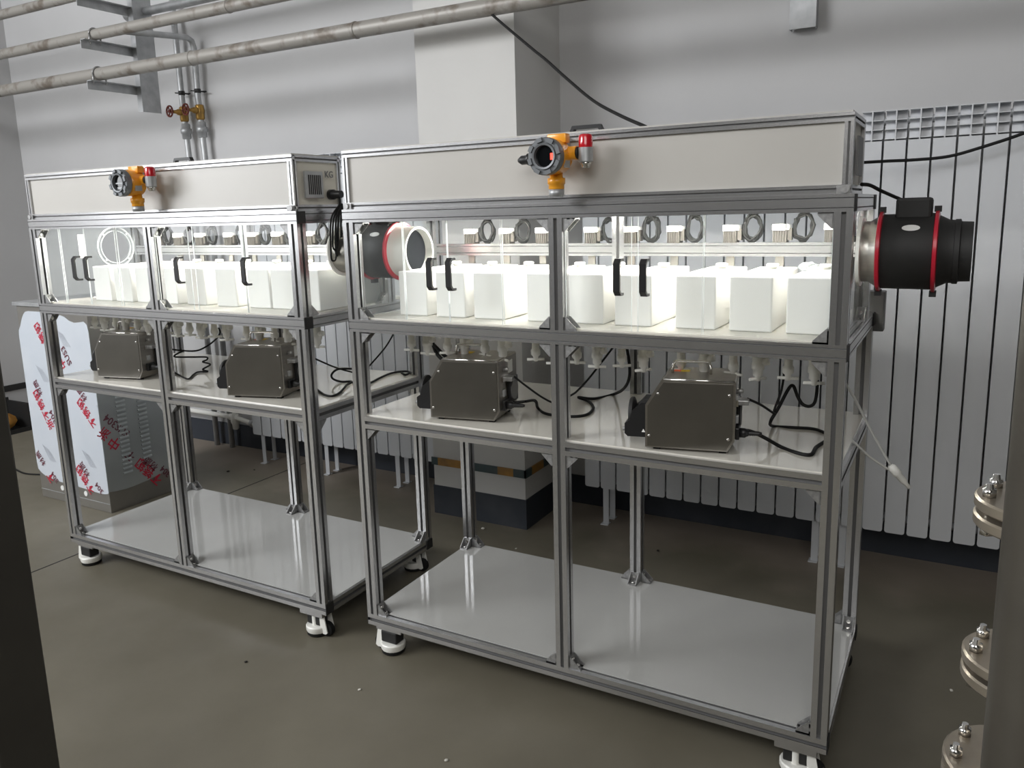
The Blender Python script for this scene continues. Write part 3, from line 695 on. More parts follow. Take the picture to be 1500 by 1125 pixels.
# ------------------------------------------------------------------ milky tanks inside the cabinets
def make_tank():
    r = empty('storage_tank')
    new('tank_body', B(0, 0.107, 0, 0.345, 0, 0.140, bevel=0.004), 'tank', r)
    bm = bmesh.new(); lathe(bm, [(0, 0.012), (0.004, 0.012), (0.006, 0.017), (0.013, 0.017), (0.015, 0.014)], (0.053, 0.262, 0.140), (0, 0, 1), 16); new('screw_cap', bm, 'white_pl', r)
    return r
ORD = ['leftmost', 'second', 'third', 'fourth', 'middle (fifth)', 'sixth', 'seventh', 'eighth', 'rightmost']
tank0 = make_tank(); first = True
TA = [0.125, 0.267, 0.405, 0.588, 0.722, 0.862, 1.035, 1.177, 1.318]
TB = [0.196, 0.330, 0.465, 0.600, 0.760, 0.925, 1.092, 1.208, 1.325]
for xs, off, nm in ((TA, (0, 0), 'right'), (TB, (-1.642, -0.024), 'left')):
    for i, x in enumerate(xs):
        t = tank0 if first else copy_tree(tank0); first = False
        t.location = (x + off[0], 0.105 + off[1] + (0.02 if nm == 'left' else 0), 1.1556)
        tag(t, '%s milky white tank from the left inside the %s rack' % (ORD[i], nm), 'tank', 'milky tanks in the glazed cabinets')

bm = bmesh.new(); bmesh.ops.create_icosphere(bm, subdivisions=3, radius=1); rnd = random.Random(5)
for v in bm.verts:
    n = 0.75 + 0.5 * rnd.random(); v.co = Vector((v.co.x * 0.024 * n, v.co.y * 0.020 * n, max(v.co.z, -0.75) * 0.012 * n))
lo = min(v.co.z for v in bm.verts)
o = new('crumpled_bag', bm, 'clearring', None, loc=(1.338, 0.300, 1.2956 - lo + 0.0003)); tag(o, 'small crumpled clear bag lying on the rightmost tank of the right rack', 'bag')

# ------------------------------------------------------------------ stainless pumps on the middle shelf
def make_pump():
    r = empty('dosing_pump'); H = 0.008
    bm = bmesh.new(); prism(bm, [(0, H), (0, 0.115 + H), (0.042, 0.192), (0.048, 0.196), (0.226, 0.196), (0.230, 0.192), (0.230, 0.030 + H), (0.212, H)], 0, 0.165, 'xz')
    new('housing', bm, 'steel', r)
    bm = bmesh.new(); prism(bm, [(0.006, H + 0.004), (0.006, 0.113 + H), (0.048, 0.186), (0.224, 0.186), (0.224, 0.032 + H), (0.209, H + 0.004)], -0.0015, 0.001, 'xz'); new('side_plate', bm, 'steel_dull', r)
    bm = bmesh.new(); tube(bm, [(0.047, 0.0035, 0.1925), (0.227, 0.0035, 0.1925)], 0.0042, 10); new('rolled_edge_highlight', bm, 'chrome', r)  # chrome strip added to draw the highlight along the housing's rolled top edge
    for x, z in ((0.034, 0.155), (0.215, 0.158), (0.011, 0.040), (0.214, 0.042)):
        bm = bmesh.new(); lathe(bm, [(0, 0.0042), (0.002, 0.0042), (0.003, 0.002)], (x, -0.0015, z), (0, -1, 0), 10); new('screw', bm, 'chrome', r)
    for x in (0.02, 0.19):
        for y in (0.012, 0.145): new('rubber_foot', B(x, x + 0.018, y, y + 0.014, 0, H), 'rubber', r)
    bm = bmesh.new(); pts = [(0.062, 0.075, 0.196), (0.062, 0.075, 0.218), (0.066, 0.075, 0.226), (0.074, 0.075, 0.229), (0.150, 0.075, 0.229), (0.158, 0.075, 0.226), (0.162, 0.075, 0.218), (0.162, 0.075, 0.196)]
    tube(bm, pts, 0.0036, 10); new('carry_handle', bm, 'chrome', r)
    s = new('warning_sticker', B(0.062, 0.080, 0.10, 0.135, 0.196, 0.1968), 'orange', r); new('sticker_print', B(0.081, 0.104, 0.10, 0.13, 0.196, 0.1969), 'yel', s)
    # peristaltic head on the left end
    hd = new('pump_head', (lambda bm: (prism(bm, [(0, 0.026), (-0.052, 0.026), (-0.060, 0.034), (-0.060, 0.062), (-0.046, 0.072), (-0.040, 0.098), (-0.018, 0.116), (0, 0.116)], 0.028, 0.120, 'xz'), bm)[1])(bmesh.new()), 'black', r)
    bm = bmesh.new(); lathe(bm, [(0, 0.040), (0.004, 0.043), (0.010, 0.043), (0.013, 0.038)], (-0.052, 0.074, 0.082), (1, 0, 0), 24); new('roller_cover', bm, 'blackmat', hd, smooth=True)
    bm = bmesh.new(); prism(bm, [(-0.026, 0.112), (-0.012, 0.128), (0.006, 0.128), (0.004, 0.104)], 0.046, 0.100, 'xz'); new('head_latch', bm, 'blackmat', hd)
    bm = bmesh.new(); lathe(bm, [(-0.066, 0.006), (-0.058, 0.007)], (0, 0.035, 0.045), (1, 0, 0), 10); new('shaft_end', bm, 'alu_cast', hd)
    bm = bmesh.new(); prism(bm, [(-0.014, 0.040), (-0.004, 0.040), (-0.009, 0.049)], 0.0272, 0.028, 'xz'); new('warning_triangle', bm, 'label', hd)
    # rear end: fan grille, signal plug, mains inlet, switch, rating plate
    fg = new('rear_fan', B(0.230, 0.240, 0.075, 0.150, 0.045, 0.125, bevel=0.003), 'black', r)
    bm = bmesh.new(); lathe(bm, [(0, 0.032), (0.004, 0.032)], (0.238, 0.1125, 0.085), (1, 0, 0), 20); new('fan_grille', bm, 'greybox', fg)
    new('rating_plate', B(0.230, 0.2308, 0.085, 0.125, 0.140, 0.178), 'label', r)
    sp = new('signal_plug', B(0.230, 0.262, 0.030, 0.066, 0.126, 0.139, bevel=0.002), 'alu_cast', r)
    new('plug_collar', B(0.228, 0.236, 0.022, 0.074, 0.124, 0.141), 'chrome', sp)
    bm = bmesh.new(); lathe(bm, [(0.0, 0.006), (0.016, 0.006), (0.018, 0.003)], (0.230, 0.040, 0.160), (1, 0, 0.2), 10); new('knob', bm, 'alu_cast', r)
    new('rocker_switch', B(0.230, 0.237, 0.028, 0.044, 0.078, 0.098, bevel=0.001), 'galv', r)
    inl = new('mains_inlet', B(0.230, 0.240, 0.022, 0.062, 0.035, 0.066, bevel=0.002), 'black', r)
    bm = bmesh.new(); prof = [(0, 0.013), (0.014, 0.013), (0.018, 0.010)]
    for k in range(6): prof += [(0.022 + k * 0.005, 0.0085 - k * 0.0005), (0.0245 + k * 0.005, 0.006)]
    lathe(bm, prof + [(0.056, 0.004)], (0.240, 0.042, 0.050), (1, 0, 0), 12); new('mains_plug', bm, 'black', inl)
    return r
pump0 = make_pump()
for i, (x, y, a, lb) in enumerate([
    (-1.395, 0.035, 12, 'stainless pump on the left rack, in the left bay next to the film-wrapped cabinet'),
    (-0.592, 0.004, 15, 'stainless pump on the left rack, in the right bay'),
    (0.270, 0.045, 10, 'stainless pump on the right rack, in the left bay with two black hoses'),
    (0.985, 0.014, 11, 'stainless pump on the right rack, in the right bay, largest in view')]):
    p = pump0 if i == 0 else copy_tree(pump0)
    p.location = (x, y, Z2 + 0.004); p.rotation_euler = (0, 0, math.radians(a)); tag(p, lb, 'pump', 'stainless pumps on the middle shelves')

# ------------------------------------------------------------------ yellow gas detectors
def make_detector():
    r = empty('gas_detector')       # origin: foot of the stem, faces -y
    bm = bmesh.new(); zc = 0.098
    lathe(bm, [(-0.052, 0.040), (-0.046, 0.0445), (-0.020, 0.0445), (0.006, 0.042), (0.014, 0.033), (0.018, 0.010)], (0, 0, zc), (0, 1, 0), 32)
    box(bm, -0.020, 0.034, -0.018, 0.010, zc + 0.034, zc + 0.058, bevel=0.004)
    lathe(bm, [(0.0, 0.0175), (0.060, 0.0175)], (0.0, -0.006, zc + 0.008), (1, 0, 0), 20)
    lathe(bm, [(0.03, 0.013), (0.072, 0.013)], (0, -0.006, zc + 0.004), (-1, 0, 0), 16)
    new('housing', bm, 'yellow', r, smooth=True)
    bm = bmesh.new(); lathe(bm, [(0.018, 0.0195), (0.020, 0.0205), (0.030, 0.0205), (0.031, 0.023), (0.046, 0.023), (0.047, 0.017), (0.066, 0.017)], (0, -0.006, 0), (0, 0, 1), 24); new('stem', bm, 'yellow', r)
    bm = bmesh.new(); lathe(bm, [(0, 0.020), (0.018, 0.020)], (0, -0.006, 0), (0, 0, 1), 24); new('sensor_cup', bm, 'galv', r)
    # bezel ring
    bm = bmesh.new(); lathe(bm, [(0.0, 0.043), (0.004, 0.0465), (0.020, 0.0465), (0.023, 0.044), (0.023, 0.033), (0.029, 0.032), (0.028, 0.027), (0.018, 0.026)], (0, -0.050, zc), (0, -1, 0), 32, close=False)
    for k in range(8):
        a = 2 * PI * k / 8 + 0.3; cx, cz = math.cos(a), math.sin(a); bx = bmesh.ops.create_cube(bm, size=1)['verts']
        bmesh.ops.scale(bm, vec=(0.010, 0.012, 0.016), verts=bx); bmesh.ops.rotate(bm, cent=(0, 0, 0), matrix=Matrix.Rotation(-a, 3, 'Y'), verts=bx)
        bmesh.ops.translate(bm, vec=(0.0405 * cx, -0.0725, zc + 0.0405 * cz), verts=bx)
    bz = new('bezel', bm, 'bezel', r, smooth=True)
    bm = bmesh.new(); lathe(bm, [(0, 0.027), (0.002, 0.027)], (0, -0.066, zc), (0, -1, 0), 28); new('window_glass', bm, 'lens', bz)
    bm = bmesh.new(); lathe(bm, [(0.070, 0.014), (0.074, 0.016), (0.080, 0.016), (0.084, 0.012), (0.100, 0.012), (0.110, 0.005)], (0, -0.006, zc + 0.004), (-1, 0, -0.06), 12); new('cable_gland', bm, 'black', r)
    bm = bmesh.new(); lathe(bm, [(0.058, 0.015), (0.066, 0.015)], (0, -0.006, zc + 0.008), (1, 0, 0), 16); s = new('siren_neck', bm, 'blackmat', r)
    bm = bmesh.new(); lathe(bm, [(-0.020, 0.016), (-0.018, 0.0185), (0.016, 0.0185)], (0.083, -0.006, zc + 0.004), (0, 0, 1), 24); s = new('siren_body', bm, 'galv', r, smooth=True)
    bm = bmesh.new(); lathe(bm, [(0.016, 0.0178), (0.042, 0.0178), (0.047, 0.015), (0.049, 0.009)], (0.083, -0.006, zc + 0.004), (0, 0, 1), 24); new('beacon', bm, 'redlens', s, smooth=True)
    bm = bmesh.new(); lathe(bm, [(-0.034, 0.009), (-0.032, 0.011), (-0.026, 0.011), (-0.025, 0.014), (-0.019, 0.014)], (0.083, -0.006, zc + 0.004), (0, 0, 1), 12); new('siren_gland', bm, 'chrome', s)
    new('mounting_bracket', B(-0.014, 0.014, 0.008, 0.052, zc + 0.030, zc + 0.052), 'galv', r)
    new('rating_plate', B(0.0385, 0.0432, -0.040, -0.014, zc - 0.028, zc - 0.006), 'galv', r)
    return r
det = make_detector(); det.location = (0.765, -0.042, 1.508)
tag(det, 'yellow gas detector on the right rack, its dark window showing a red digit', 'gas detector', 'gas detectors on the rack canopies')
det2 = copy_tree(det); det2.location = (-0.872, -0.066, 1.508)
tag(det2, 'yellow gas detector on the left rack, its window showing grey parts', 'gas detector', 'gas detectors on the rack canopies')
new('display_digit', B(0.015, 0.022, -0.0695, -0.0685, 0.089, 0.105), 'redled', det)
new('display_board', B(-0.022, 0.022, -0.0695, -0.0685, 0.094, 0.099), 'bezel_light', det2)
new('display_board', B(-0.014, 0.014, -0.0695, -0.0685, 0.076, 0.084), 'bezel_light', det2)

# ------------------------------------------------------------------ inline duct fans on the right ends
def make_fan():
    r = empty('duct_fan')      # origin at wall flange centre, axis +x
    AX = (1, 0, 0)
    bm = bmesh.new(); lathe(bm, [(-0.006, 0.084), (0.002, 0.084), (0.003, 0.074)], (0, 0, 0), AX, 36); new('wall_flange', bm, 'white_pl', r, smooth=True)
    bm = bmesh.new(); lathe(bm, [(0.0, 0.073), (0.018, 0.073), (0.021, 0.075), (0.040, 0.087)], (0, 0, 0), AX, 40); new('inlet_cone', bm, 'steel', r, smooth=True)
    bm = bmesh.new(); lathe(bm, [(0.040, 0.086), (0.044, 0.0885), (0.156, 0.0895), (0.160, 0.087)], (0, 0, 0), AX, 40); new('fan_body', bm, 'blackmat', r, smooth=True)
    for x in (0.036, 0.154):
        bm = bmesh.new(); lathe(bm, [(x, 0.088), (x + 0.002, 0.0955), (x + 0.009, 0.0955), (x + 0.011, 0.088)], (0, 0, 0), AX, 40); cb = new('clamp_band', bm, 'redband', r, smooth=True)
        new('clamp_lug', B(x - 0.002, x + 0.013, -0.011, 0.011, 0.092, 0.106), 'blackmat', cb); new('clamp_lug', B(x - 0.002, x + 0.013, -0.011, 0.011, -0.106, -0.092), 'blackmat', cb)
    bm = bmesh.new(); lathe(bm, [(0.160, 0.087), (0.185, 0.074), (0.196, 0.073), (0.198, 0.075), (0.208, 0.075), (0.210, 0.0695), (0.234, 0.0685), (0.234, 0.065), (0.185, 0.063)], (0, 0, 0), AX, 40); new('outlet_cone', bm, 'blackmat', r, smooth=True)
    bm = bmesh.new(); box(bm, 0.072, 0.148, -0.040, 0.040, 0.075, 0.126, bevel=0.007); jb = new('junction_box', bm, 'blackmat', r)
    bm = bmesh.new()
    lathe(bm, [(0, 0.019), (0.0008, 0.019)], (0, 0, 0), (0, 0, 1), 24); bmesh.ops.scale(bm, vec=(1.0, 0.45, 1), verts=bm.verts)
    bd = new('badge', bm, 'label', r); ang = math.radians(50); bd.location = (0.108, -0.0895 * math.sin(ang), 0.0895 * math.cos(ang)); bd.rotation_euler = (ang, 0, 0)
    return r
FZ, FY = 1.354, FYW
fanA = make_fan(); fanA.location = (L_ + 0.002, FY, FZ)
tag(fanA, 'round black duct fan with two red bands on the right end of the right rack', 'duct fan', 'duct fans at the cabinet ends')
fanB = copy_tree(fanA); fanB.location = (-0.082, FY, FZ)
tag(fanB, 'duct fan between the racks, its open white end seen inside the right cabinet', 'duct fan', 'duct fans at the cabinet ends')
for ch in KIDS(fanB):
    if ch.name.startswith(('outlet_cone', 'wall_flange')):
        bpy.data.objects.remove(ch)
bm = bmesh.new(); lathe(bm, [(-0.087, 0.073), (0.0, 0.073)], (0, 0, 0), (1, 0, 0), 36); new('inlet_duct', bm, 'steel', fanB, smooth=True)
bm = bmesh.new(); lathe(bm, [(-0.089, 0.084), (-0.083, 0.084), (-0.082, 0.074)], (0, 0, 0), (1, 0, 0), 36); new('wall_flange', bm, 'white_pl', fanB, smooth=True)
bm = bmesh.new(); lathe(bm, [(0.160, 0.087), (0.176, 0.079), (0.200, 0.079), (0.234, 0.079), (0.234, 0.072), (0.185, 0.070)], (0, 0, 0), (1, 0, 0), 40, close=False)
oc = new('outlet_cone', bm, 'white_pl', fanB, smooth=True)
bm = bmesh.new(); lathe(bm, [(0.206, 0.0705), (0.207, 0.0705)], (0, 0, 0), (1, 0, 0), 36); new('mesh_guard', bm, 'guard', oc)

# ------------------------------------------------------------------ cables and hoses
CAB = {
'A1_signal': [(0.517, 0.14, 0.978), (0.552, 0.16, 0.944), (0.588, 0.2, 0.902), (0.612, 0.24, 0.881), (0.653, 0.27, 0.904), (0.667, 0.28, 0.916), (0.696, 0.3, 0.952), (0.725, 0.33, 0.998), (0.772, 0.35, 1.065)],
'A1_power': [(0.514, 0.14, 0.894), (0.474, 0.293, 0.86), (0.574, 0.17, 0.899), (0.522, 0.288, 0.843), (0.578, 0.235, 0.843), (0.652, 0.23, 0.843), (0.699, 0.269, 0.843), (0.686, 0.358, 0.843), (0.635, 0.437, 0.843), (0.591, 0.451, 0.85), (0.636, 0.48, 0.843), (0.676, 0.564, 0.845), (0.816, 0.3, 0.934), (0.832, 0.3, 0.973), (0.829, 0.3, 1.026), (0.821, 0.3, 1.067)],
'A1_hoses': [(0.11, 0.3, 1.031), (0.139, 0.28, 1.0), (0.213, 0.22, 0.987), (0.262, 0.19, 0.987)],
'A1_hoses2': [(0.107, 0.3, 1.031), (0.154, 0.28, 1.008), (0.216, 0.24, 0.991), (0.262, 0.21, 0.988)],
'A2_signal': [(1.226, 0.12, 0.977), (1.255, 0.15, 0.956), (1.281, 0.2, 0.923), (1.279, 0.2, 0.932), (1.293, 0.22, 0.987), (1.294, 0.25, 1.056)],
'A2_loop': [(1.404, 0.329, 0.843), (1.38, 0.363, 0.843), (1.351, 0.382, 0.843), (1.297, 0.374, 0.843), (1.245, 0.367, 0.843), (1.271, 0.2, 0.901), (1.286, 0.22, 0.934), (1.305, 0.25, 0.982), (1.317, 0.25, 0.992), (1.329, 0.25, 0.965), (1.343, 0.25, 0.944), (1.361, 0.25, 0.94), (1.374, 0.25, 0.954), (1.378, 0.25, 0.998), (1.376, 0.25, 1.044)],
'A2_power': [(1.199, 0.12, 0.891), (1.235, 0.13, 0.887), (1.269, 0.14, 0.871), (1.308, 0.166, 0.843), (1.357, 0.129, 0.843), (1.387, 0.13, 0.843), (1.389, 0.202, 0.843), (1.403, 0.271, 0.843)],
'B_left1': [(-1.288, 0.3, 0.927), (-1.218, 0.3, 0.925), (-1.118, 0.3, 0.928), (-1.053, 0.3, 0.947), (-0.986, 0.3, 0.982), (-0.953, 0.3, 1.013), (-0.958, 0.3, 1.035)],
'B_left2': [(-1.183, 0.3, 0.927), (-1.201, 0.26, 0.906), (-1.144, 0.3, 0.9), (-1.05, 0.3, 0.906), (-1.047, 0.3, 0.895), (-1.074, 0.3, 0.884), (-1.029, 0.3, 0.876), (-1.117, 0.331, 0.843), (-1.058, 0.307, 0.843), (-1.086, 0.28, 0.843), (-1.056, 0.231, 0.843), (-1.003, 0.165, 0.843), (-1.081, 0.192, 0.843), (-1.221, 0.258, 0.843)],
'B_right1': [(-0.382, 0.2, 0.975), (-0.372, 0.24, 0.951), (-0.362, 0.3, 0.918), (-0.366, 0.36, 0.893), (-0.351, 0.4, 0.876), (-0.317, 0.42, 0.866)],
'B_right2': [(-0.282, 0.4, 0.894), (-0.332, 0.38, 0.894), (-0.383, 0.36, 0.892), (-0.398, 0.34, 0.875), (-0.393, 0.34, 0.857), (-0.374, 0.364, 0.843), (-0.336, 0.38, 0.843), (-0.312, 0.323, 0.843), (-0.249, 0.213, 0.843), (-0.237, 0.159, 0.843), (-0.28, 0.164, 0.843), (-0.381, 0.231, 0.843)],
'B_right3': [(-0.328, 0.37, 0.843), (-0.257, 0.385, 0.843), (-0.276, 0.472, 0.843), (-0.292, 0.566, 0.843), (-0.27, 0.619, 0.843), (-0.235, 0.618, 0.843), (-0.217, 0.567, 0.843), (-0.258, 0.594, 0.843)],
'B_hang': [(-0.343, 0.45, 0.859), (-0.285, 0.46, 0.915), (-0.24, 0.48, 0.969), (-0.216, 0.5, 1.016)],
'ceiling': [(-0.029, 1.0, 2.259), (0.066, 0.95, 2.189), (0.237, 0.85, 2.068), (0.318, 0.8, 2.013), (0.437, 0.72, 1.927), (0.592, 0.6, 1.825), (0.728, 0.5, 1.758), (0.863, 0.35, 1.704), (0.92, 0.28, 1.676)],
'wallcable': [(1.358, 1.2, 1.61), (1.438, 1.25, 1.613), (1.523, 1.28, 1.614), (1.628, 1.3, 1.621), (1.729, 1.3, 1.647), (1.844, 1.3, 1.684), (1.954, 1.3, 1.731)],
'fan': [(1.471, 0.15, 1.514), (1.486, 0.18, 1.512), (1.507, 0.22, 1.499), (1.534, 0.27, 1.484), (1.552, 0.29, 1.475)],
'tube1': [(1.44, 0.3, 1.002), (1.472, 0.3, 0.949), (1.509, 0.3, 0.878), (1.565, 0.3, 0.783)],
'tube2': [(1.465, 0.3, 0.844), (1.483, 0.3, 0.828), (1.512, 0.3, 0.803), (1.558, 0.3, 0.775)],
'floorcord': [(-3.343, 0.653, 0.004), (-3.145, 0.615, 0.004), (-3.028, 0.641, 0.004), (-2.975, 0.68, 0.004)],
'bundle': [(-0.15, 0.143, 1.555), (-0.15, 0.132, 1.511), (-0.15, 0.12, 1.455)],
'spare': [(1.565, 0.3, 0.783), (1.586, 0.3, 0.756), (1.61, 0.3, 0.732)],

}
def cable(key, r, label, cat='cable', matn='rubber', name='power_cable', group=None):
    bm = bmesh.new(); tube(bm, smooth_path(CAB[key], 6), r, 8); o = new(name, bm, matn, None); tag(o, label, cat, group); return o
cable('A1_signal', 0.0032, 'thin signal cable from the pump in the left bay of the right rack', name='signal_cable')
cable('A1_power', 0.0048, 'thick power cable curling on the right rack shelf behind the middle post')
cable('A2_signal', 0.0032, 'thin signal cable from the largest pump, at right', name='signal_cable')
cable('A2_loop', 0.0045, 'black cable looping up and down near the right front post')
cable('A2_power', 0.0050, 'thick power cable lying on the shelf right of the largest pump')
cable('B_left1', 0.0036, 'black cable rising between the two pumps of the left rack', name='signal_cable')
cable('B_left2', 0.0036, 'zigzag black cable on the left rack shelf left of its right pump')
cable('B_right1', 0.0032, 'thin cable slanting down at the right end of the left rack', name='signal_cable')
cable('B_right2', 0.0042, 'black cable loop on the left rack shelf near the gap between racks')
cable('B_right3', 0.0042, 'black cable running to the rear corner of the left rack shelf')
cable('B_hang', 0.0032, 'thin black cable climbing to the cabinet at the left rack rear corner', name='signal_cable')
cable('ceiling', 0.0055, 'long black cable sagging from the overhead pipe to the right rack canopy')
cable('wallcable', 0.0055, 'black cable crossing the far right radiator')
cable('fan', 0.0045, 'short black cable from the right canopy to the fan terminal box')
cable('floorcord', 0.005, 'thin cord lying on the floor at the far left')
for k, key in enumerate(('A1_hoses', 'A1_hoses2')):
    bm = bmesh.new(); tube(bm, smooth_path(CAB[key], 5), 0.0065, 10); o = new('pump_hose', bm, 'rubber'); tag(o, ['short thick black hose reaching the left-bay pump of the right rack, lower one', 'short thick black hose reaching the left-bay pump of the right rack, upper one'][k], 'hose')
hs = empty('drain_hose', CAB['tube1'][-1]); tag(hs, 'pair of thin cloudy hoses meeting in a white connector right of the right rack', 'hose')
e0 = Vector(CAB['tube1'][-1])
for key in ('tube1', 'tube2'):
    bm = bmesh.new(); tube(bm, [Vector(p) - e0 for p in smooth_path(CAB[key], 5)], 0.0035, 8); new('hose', bm, 'clearhose', hs)
d = Vector(CAB['spare'][-1]) - e0; ln = d.length
bm = bmesh.new(); lathe(bm, [(-0.006, 0.006), (0.0, 0.011), (ln * .35, 0.012), (ln * .38, 0.009), (ln * .7, 0.009), (ln * .75, 0.006), (ln, 0.005)], (0, 0, 0), d, 14); new('connector', bm, 'white_pl', hs)

# ------------------------------------------------------------------ film-wrapped stainless cabinet at the left
mc = empty('steel_cabinet', (-2.33, 0.70, 0)); tag(mc, 'stainless cabinet still wrapped in printed protective film, left of the left rack', 'cabinet')
ox, oy = -2.33, 0.70
X0, X1, Y0, Y1 = -2.64 - ox, -2.04 - ox, 0.43 - oy, 0.95 - oy
new('body', B(X0, X1, Y0, Y1, 0.0, 1.055, bevel=0.003), 'cabsteel', mc)
new('top_cover', B(X0 - 0.02, X1 + 0.0, Y0 - 0.01, Y1 + 0.01, 1.055, 1.075, bevel=0.002), 'galv', mc)
new('plinth_line', B(X0 + 0.002, X1 - 0.002, Y0 - 0.002, Y0, 0.046, 0.049), 'galv', mc)
for x in (-2.44, -2.235): 
    bm = bmesh.new(); lathe(bm, [(0, 0.014), (0.003, 0.014)], (x - ox, Y0 - 0.0005, 0.078), (0, -1, 0), 20); new('round_cap', bm, 'label', mc)
# film on the front: wavy top and bottom edges
def film(name, us, top, bot, mapf, matn):
    bm = bmesh.new(); n = len(us); A = [bm.verts.new(mapf(us[i], top[i])) for i in range(n)]; Bq = [bm.verts.new(mapf(us[i], bot[i])) for i in range(n)]
    for i in range(n - 1): bm.faces.new((Bq[i], Bq[i + 1], A[i + 1], A[i]))
    bmesh.ops.recalc_face_normals(bm, faces=bm.faces)
    bmesh.ops.solidify(bm, geom=bm.faces[:], thickness=0.0012)
    return new(name, bm, matn, mc)
us = [-2.645, -2.64, -2.62, -2.60, -2.58, -2.56, -2.53, -2.45, -2.40, -2.31, -2.28, -2.25, -2.22, -2.19, -2.15, -2.10, -2.07, -2.045, -2.038]
top = [0.90, 0.925, 0.95, 0.985, 1.01, 1.025, 1.03, 1.03, 1.03, 1.03, 1.022, 1.018, 1.012, 0.995, 0.985, 0.99, 0.995, 0.98, 0.94]
bot = [0.20, 0.16, 0.145, 0.135, 0.128, 0.125, 0.12, 0.112, 0.110, 0.108, 0.107, 0.106, 0.104, 0.102, 0.100, 0.098, 0.10, 0.105, 0.11]
ff = film('film', us, top, bot, lambda u, z: (u - ox, Y0 - 0.0035, z), 'film')
us2 = [0.428, 0.47, 0.52, 0.58, 0.65, 0.72, 0.80, 0.88, 0.945]
fs_ = film('film', us2, [0.70, 0.70, 0.70, 0.70, 0.70, 0.70, 0.70, 0.70, 0.70], [0.115, 0.108, 0.103, 0.103, 0.108, 0.118, 0.13, 0.14, 0.15], lambda u, z: (X1 + 0.0035, u - oy, z), 'filmside')
# louvres pressed into the side panel
for col, (y0, y1, z0, z1, n) in enumerate(((0.520, 0.572, 0.185, 0.66, 21), (0.640, 0.692, 0.235, 0.66, 19))):
    for k in range(n):
        z = z0 + (z1 - z0) * k / (n - 1)
        bm = bmesh.new(); prism(bm, [(0.0036, z), (0.0105, z - 0.001), (0.0085, z + 0.006), (0.0036, z + 0.010)], y0 - oy, y1 - oy, 'xz'); bmesh.ops.translate(bm, verts=bm.verts, vec=(X1, 0, 0))
        new('louvre', bm, 'filmside', mc)
# printed lettering on the film
def front_txt(body, x, z, size, deg, matn, shear=1.0):
    Mx = Matrix.Translation((x - ox, Y0 - 0.0052, z)) @ Matrix(((1, 0, 0, 0), (0, 0, -1, 0), (0, 1, 0, 0), (0, 0, 0, 1))) @ Matrix.Rotation(math.radians(deg), 4, 'Z')
    text_mesh('printed_text', body, size, matn, ff, Mx)
def side_txt(body, y, z, size, deg, matn):
    Mx = Matrix.Translation((X1 + 0.0052, y - oy, z)) @ R90 @ Matrix.Rotation(math.radians(deg), 4, 'Z')
    text_mesh('printed_text', body, size, matn, fs_, Mx)
S = 0.058
front_txt('不锈钢', -2.060, 0.475, S, 132, 'ink'); front_txt('材质', -2.115, 0.60, 0.045, 132, 'darkink')
front_txt('浙不锈钢', -2.435, 0.415, S, 120, 'ink'); front_txt('材质', -2.500, 0.590, 0.045, 120, 'darkink'); front_txt('304', -2.40, 0.45, 0.05, 122, 'darkink')
front_txt('不锈钢', -2.150, 0.105, S, 130, 'ink'); front_txt('材质', -2.175, 0.19, 0.045, 130, 'darkink'); front_txt('304', -2.075, 0.115, 0.045, 138, 'darkink')
front_txt('中', -2.255, 0.755, 0.055, 120, 'ink'); front_txt('SUS3', -2.205, 0.775, 0.050, 120, 'darkink')
front_txt('锈钢', -2.40, 0.88, S, 120, 'ink'); front_txt('材质', -2.56, 0.20, 0.045, 130, 'darkink'); front_txt('不', -2.50, 0.115, S, 130, 'ink'); front_txt('304', -2.46, 0.115, 0.045, 132, 'darkink')
side_txt('中', 0.53, 0.35, 0.070, 133, 'ink'); side_txt('浙', 0.478, 0.415, 0.062, 133, 'ink'); side_txt('SUS304', 0.585, 0.395, 0.055, 133, 'darkink')
side_txt('不锈钢', 0.745, 0.090, 0.066, 128, 'ink'); side_txt('材质', 0.725, 0.165, 0.050, 128, 'darkink'); side_txt('304', 0.80, 0.105, 0.05, 128, 'darkink'); side_txt('不', 0.60, 0.26, 0.055, 128, 'darkink')
for (x, z) in ((-2.25, 0.86), (-2.47, 0.66), (-2.51, 0.22), (-2.16, 0.235)):
    bm = bmesh.new()
    for k in range(6): prism(bm, [(0.010 * k, 0.0), (0.010 * k + 0.0014, 0.0), (0.010 * k + 0.0014 - 0.055, 0.085 - 0.004 * k), (0.010 * k - 0.055, 0.085 - 0.004 * k)], -0.0003, 0.0, 'xz')
    bmesh.ops.translate(bm, verts=bm.verts, vec=(x - ox, Y0 - 0.0052, z)); new('printed_lines', bm, 'greyink', ff)
for (y, z) in ((0.49, 0.50), (0.74, 0.22)):
    bm = bmesh.new()
    for k in range(6): prism(bm, [(0.011 * k, 0.0), (0.011 * k + 0.0014, 0.0), (0.011 * k + 0.0014 - 0.075, 0.075), (0.011 * k - 0.075, 0.075)], -0.0003, 0.0, 'yz')
    bmesh.ops.translate(bm, verts=bm.verts, vec=(X1 + 0.0057, y - oy, z)); new('printed_lines', bm, 'greyink', fs_)

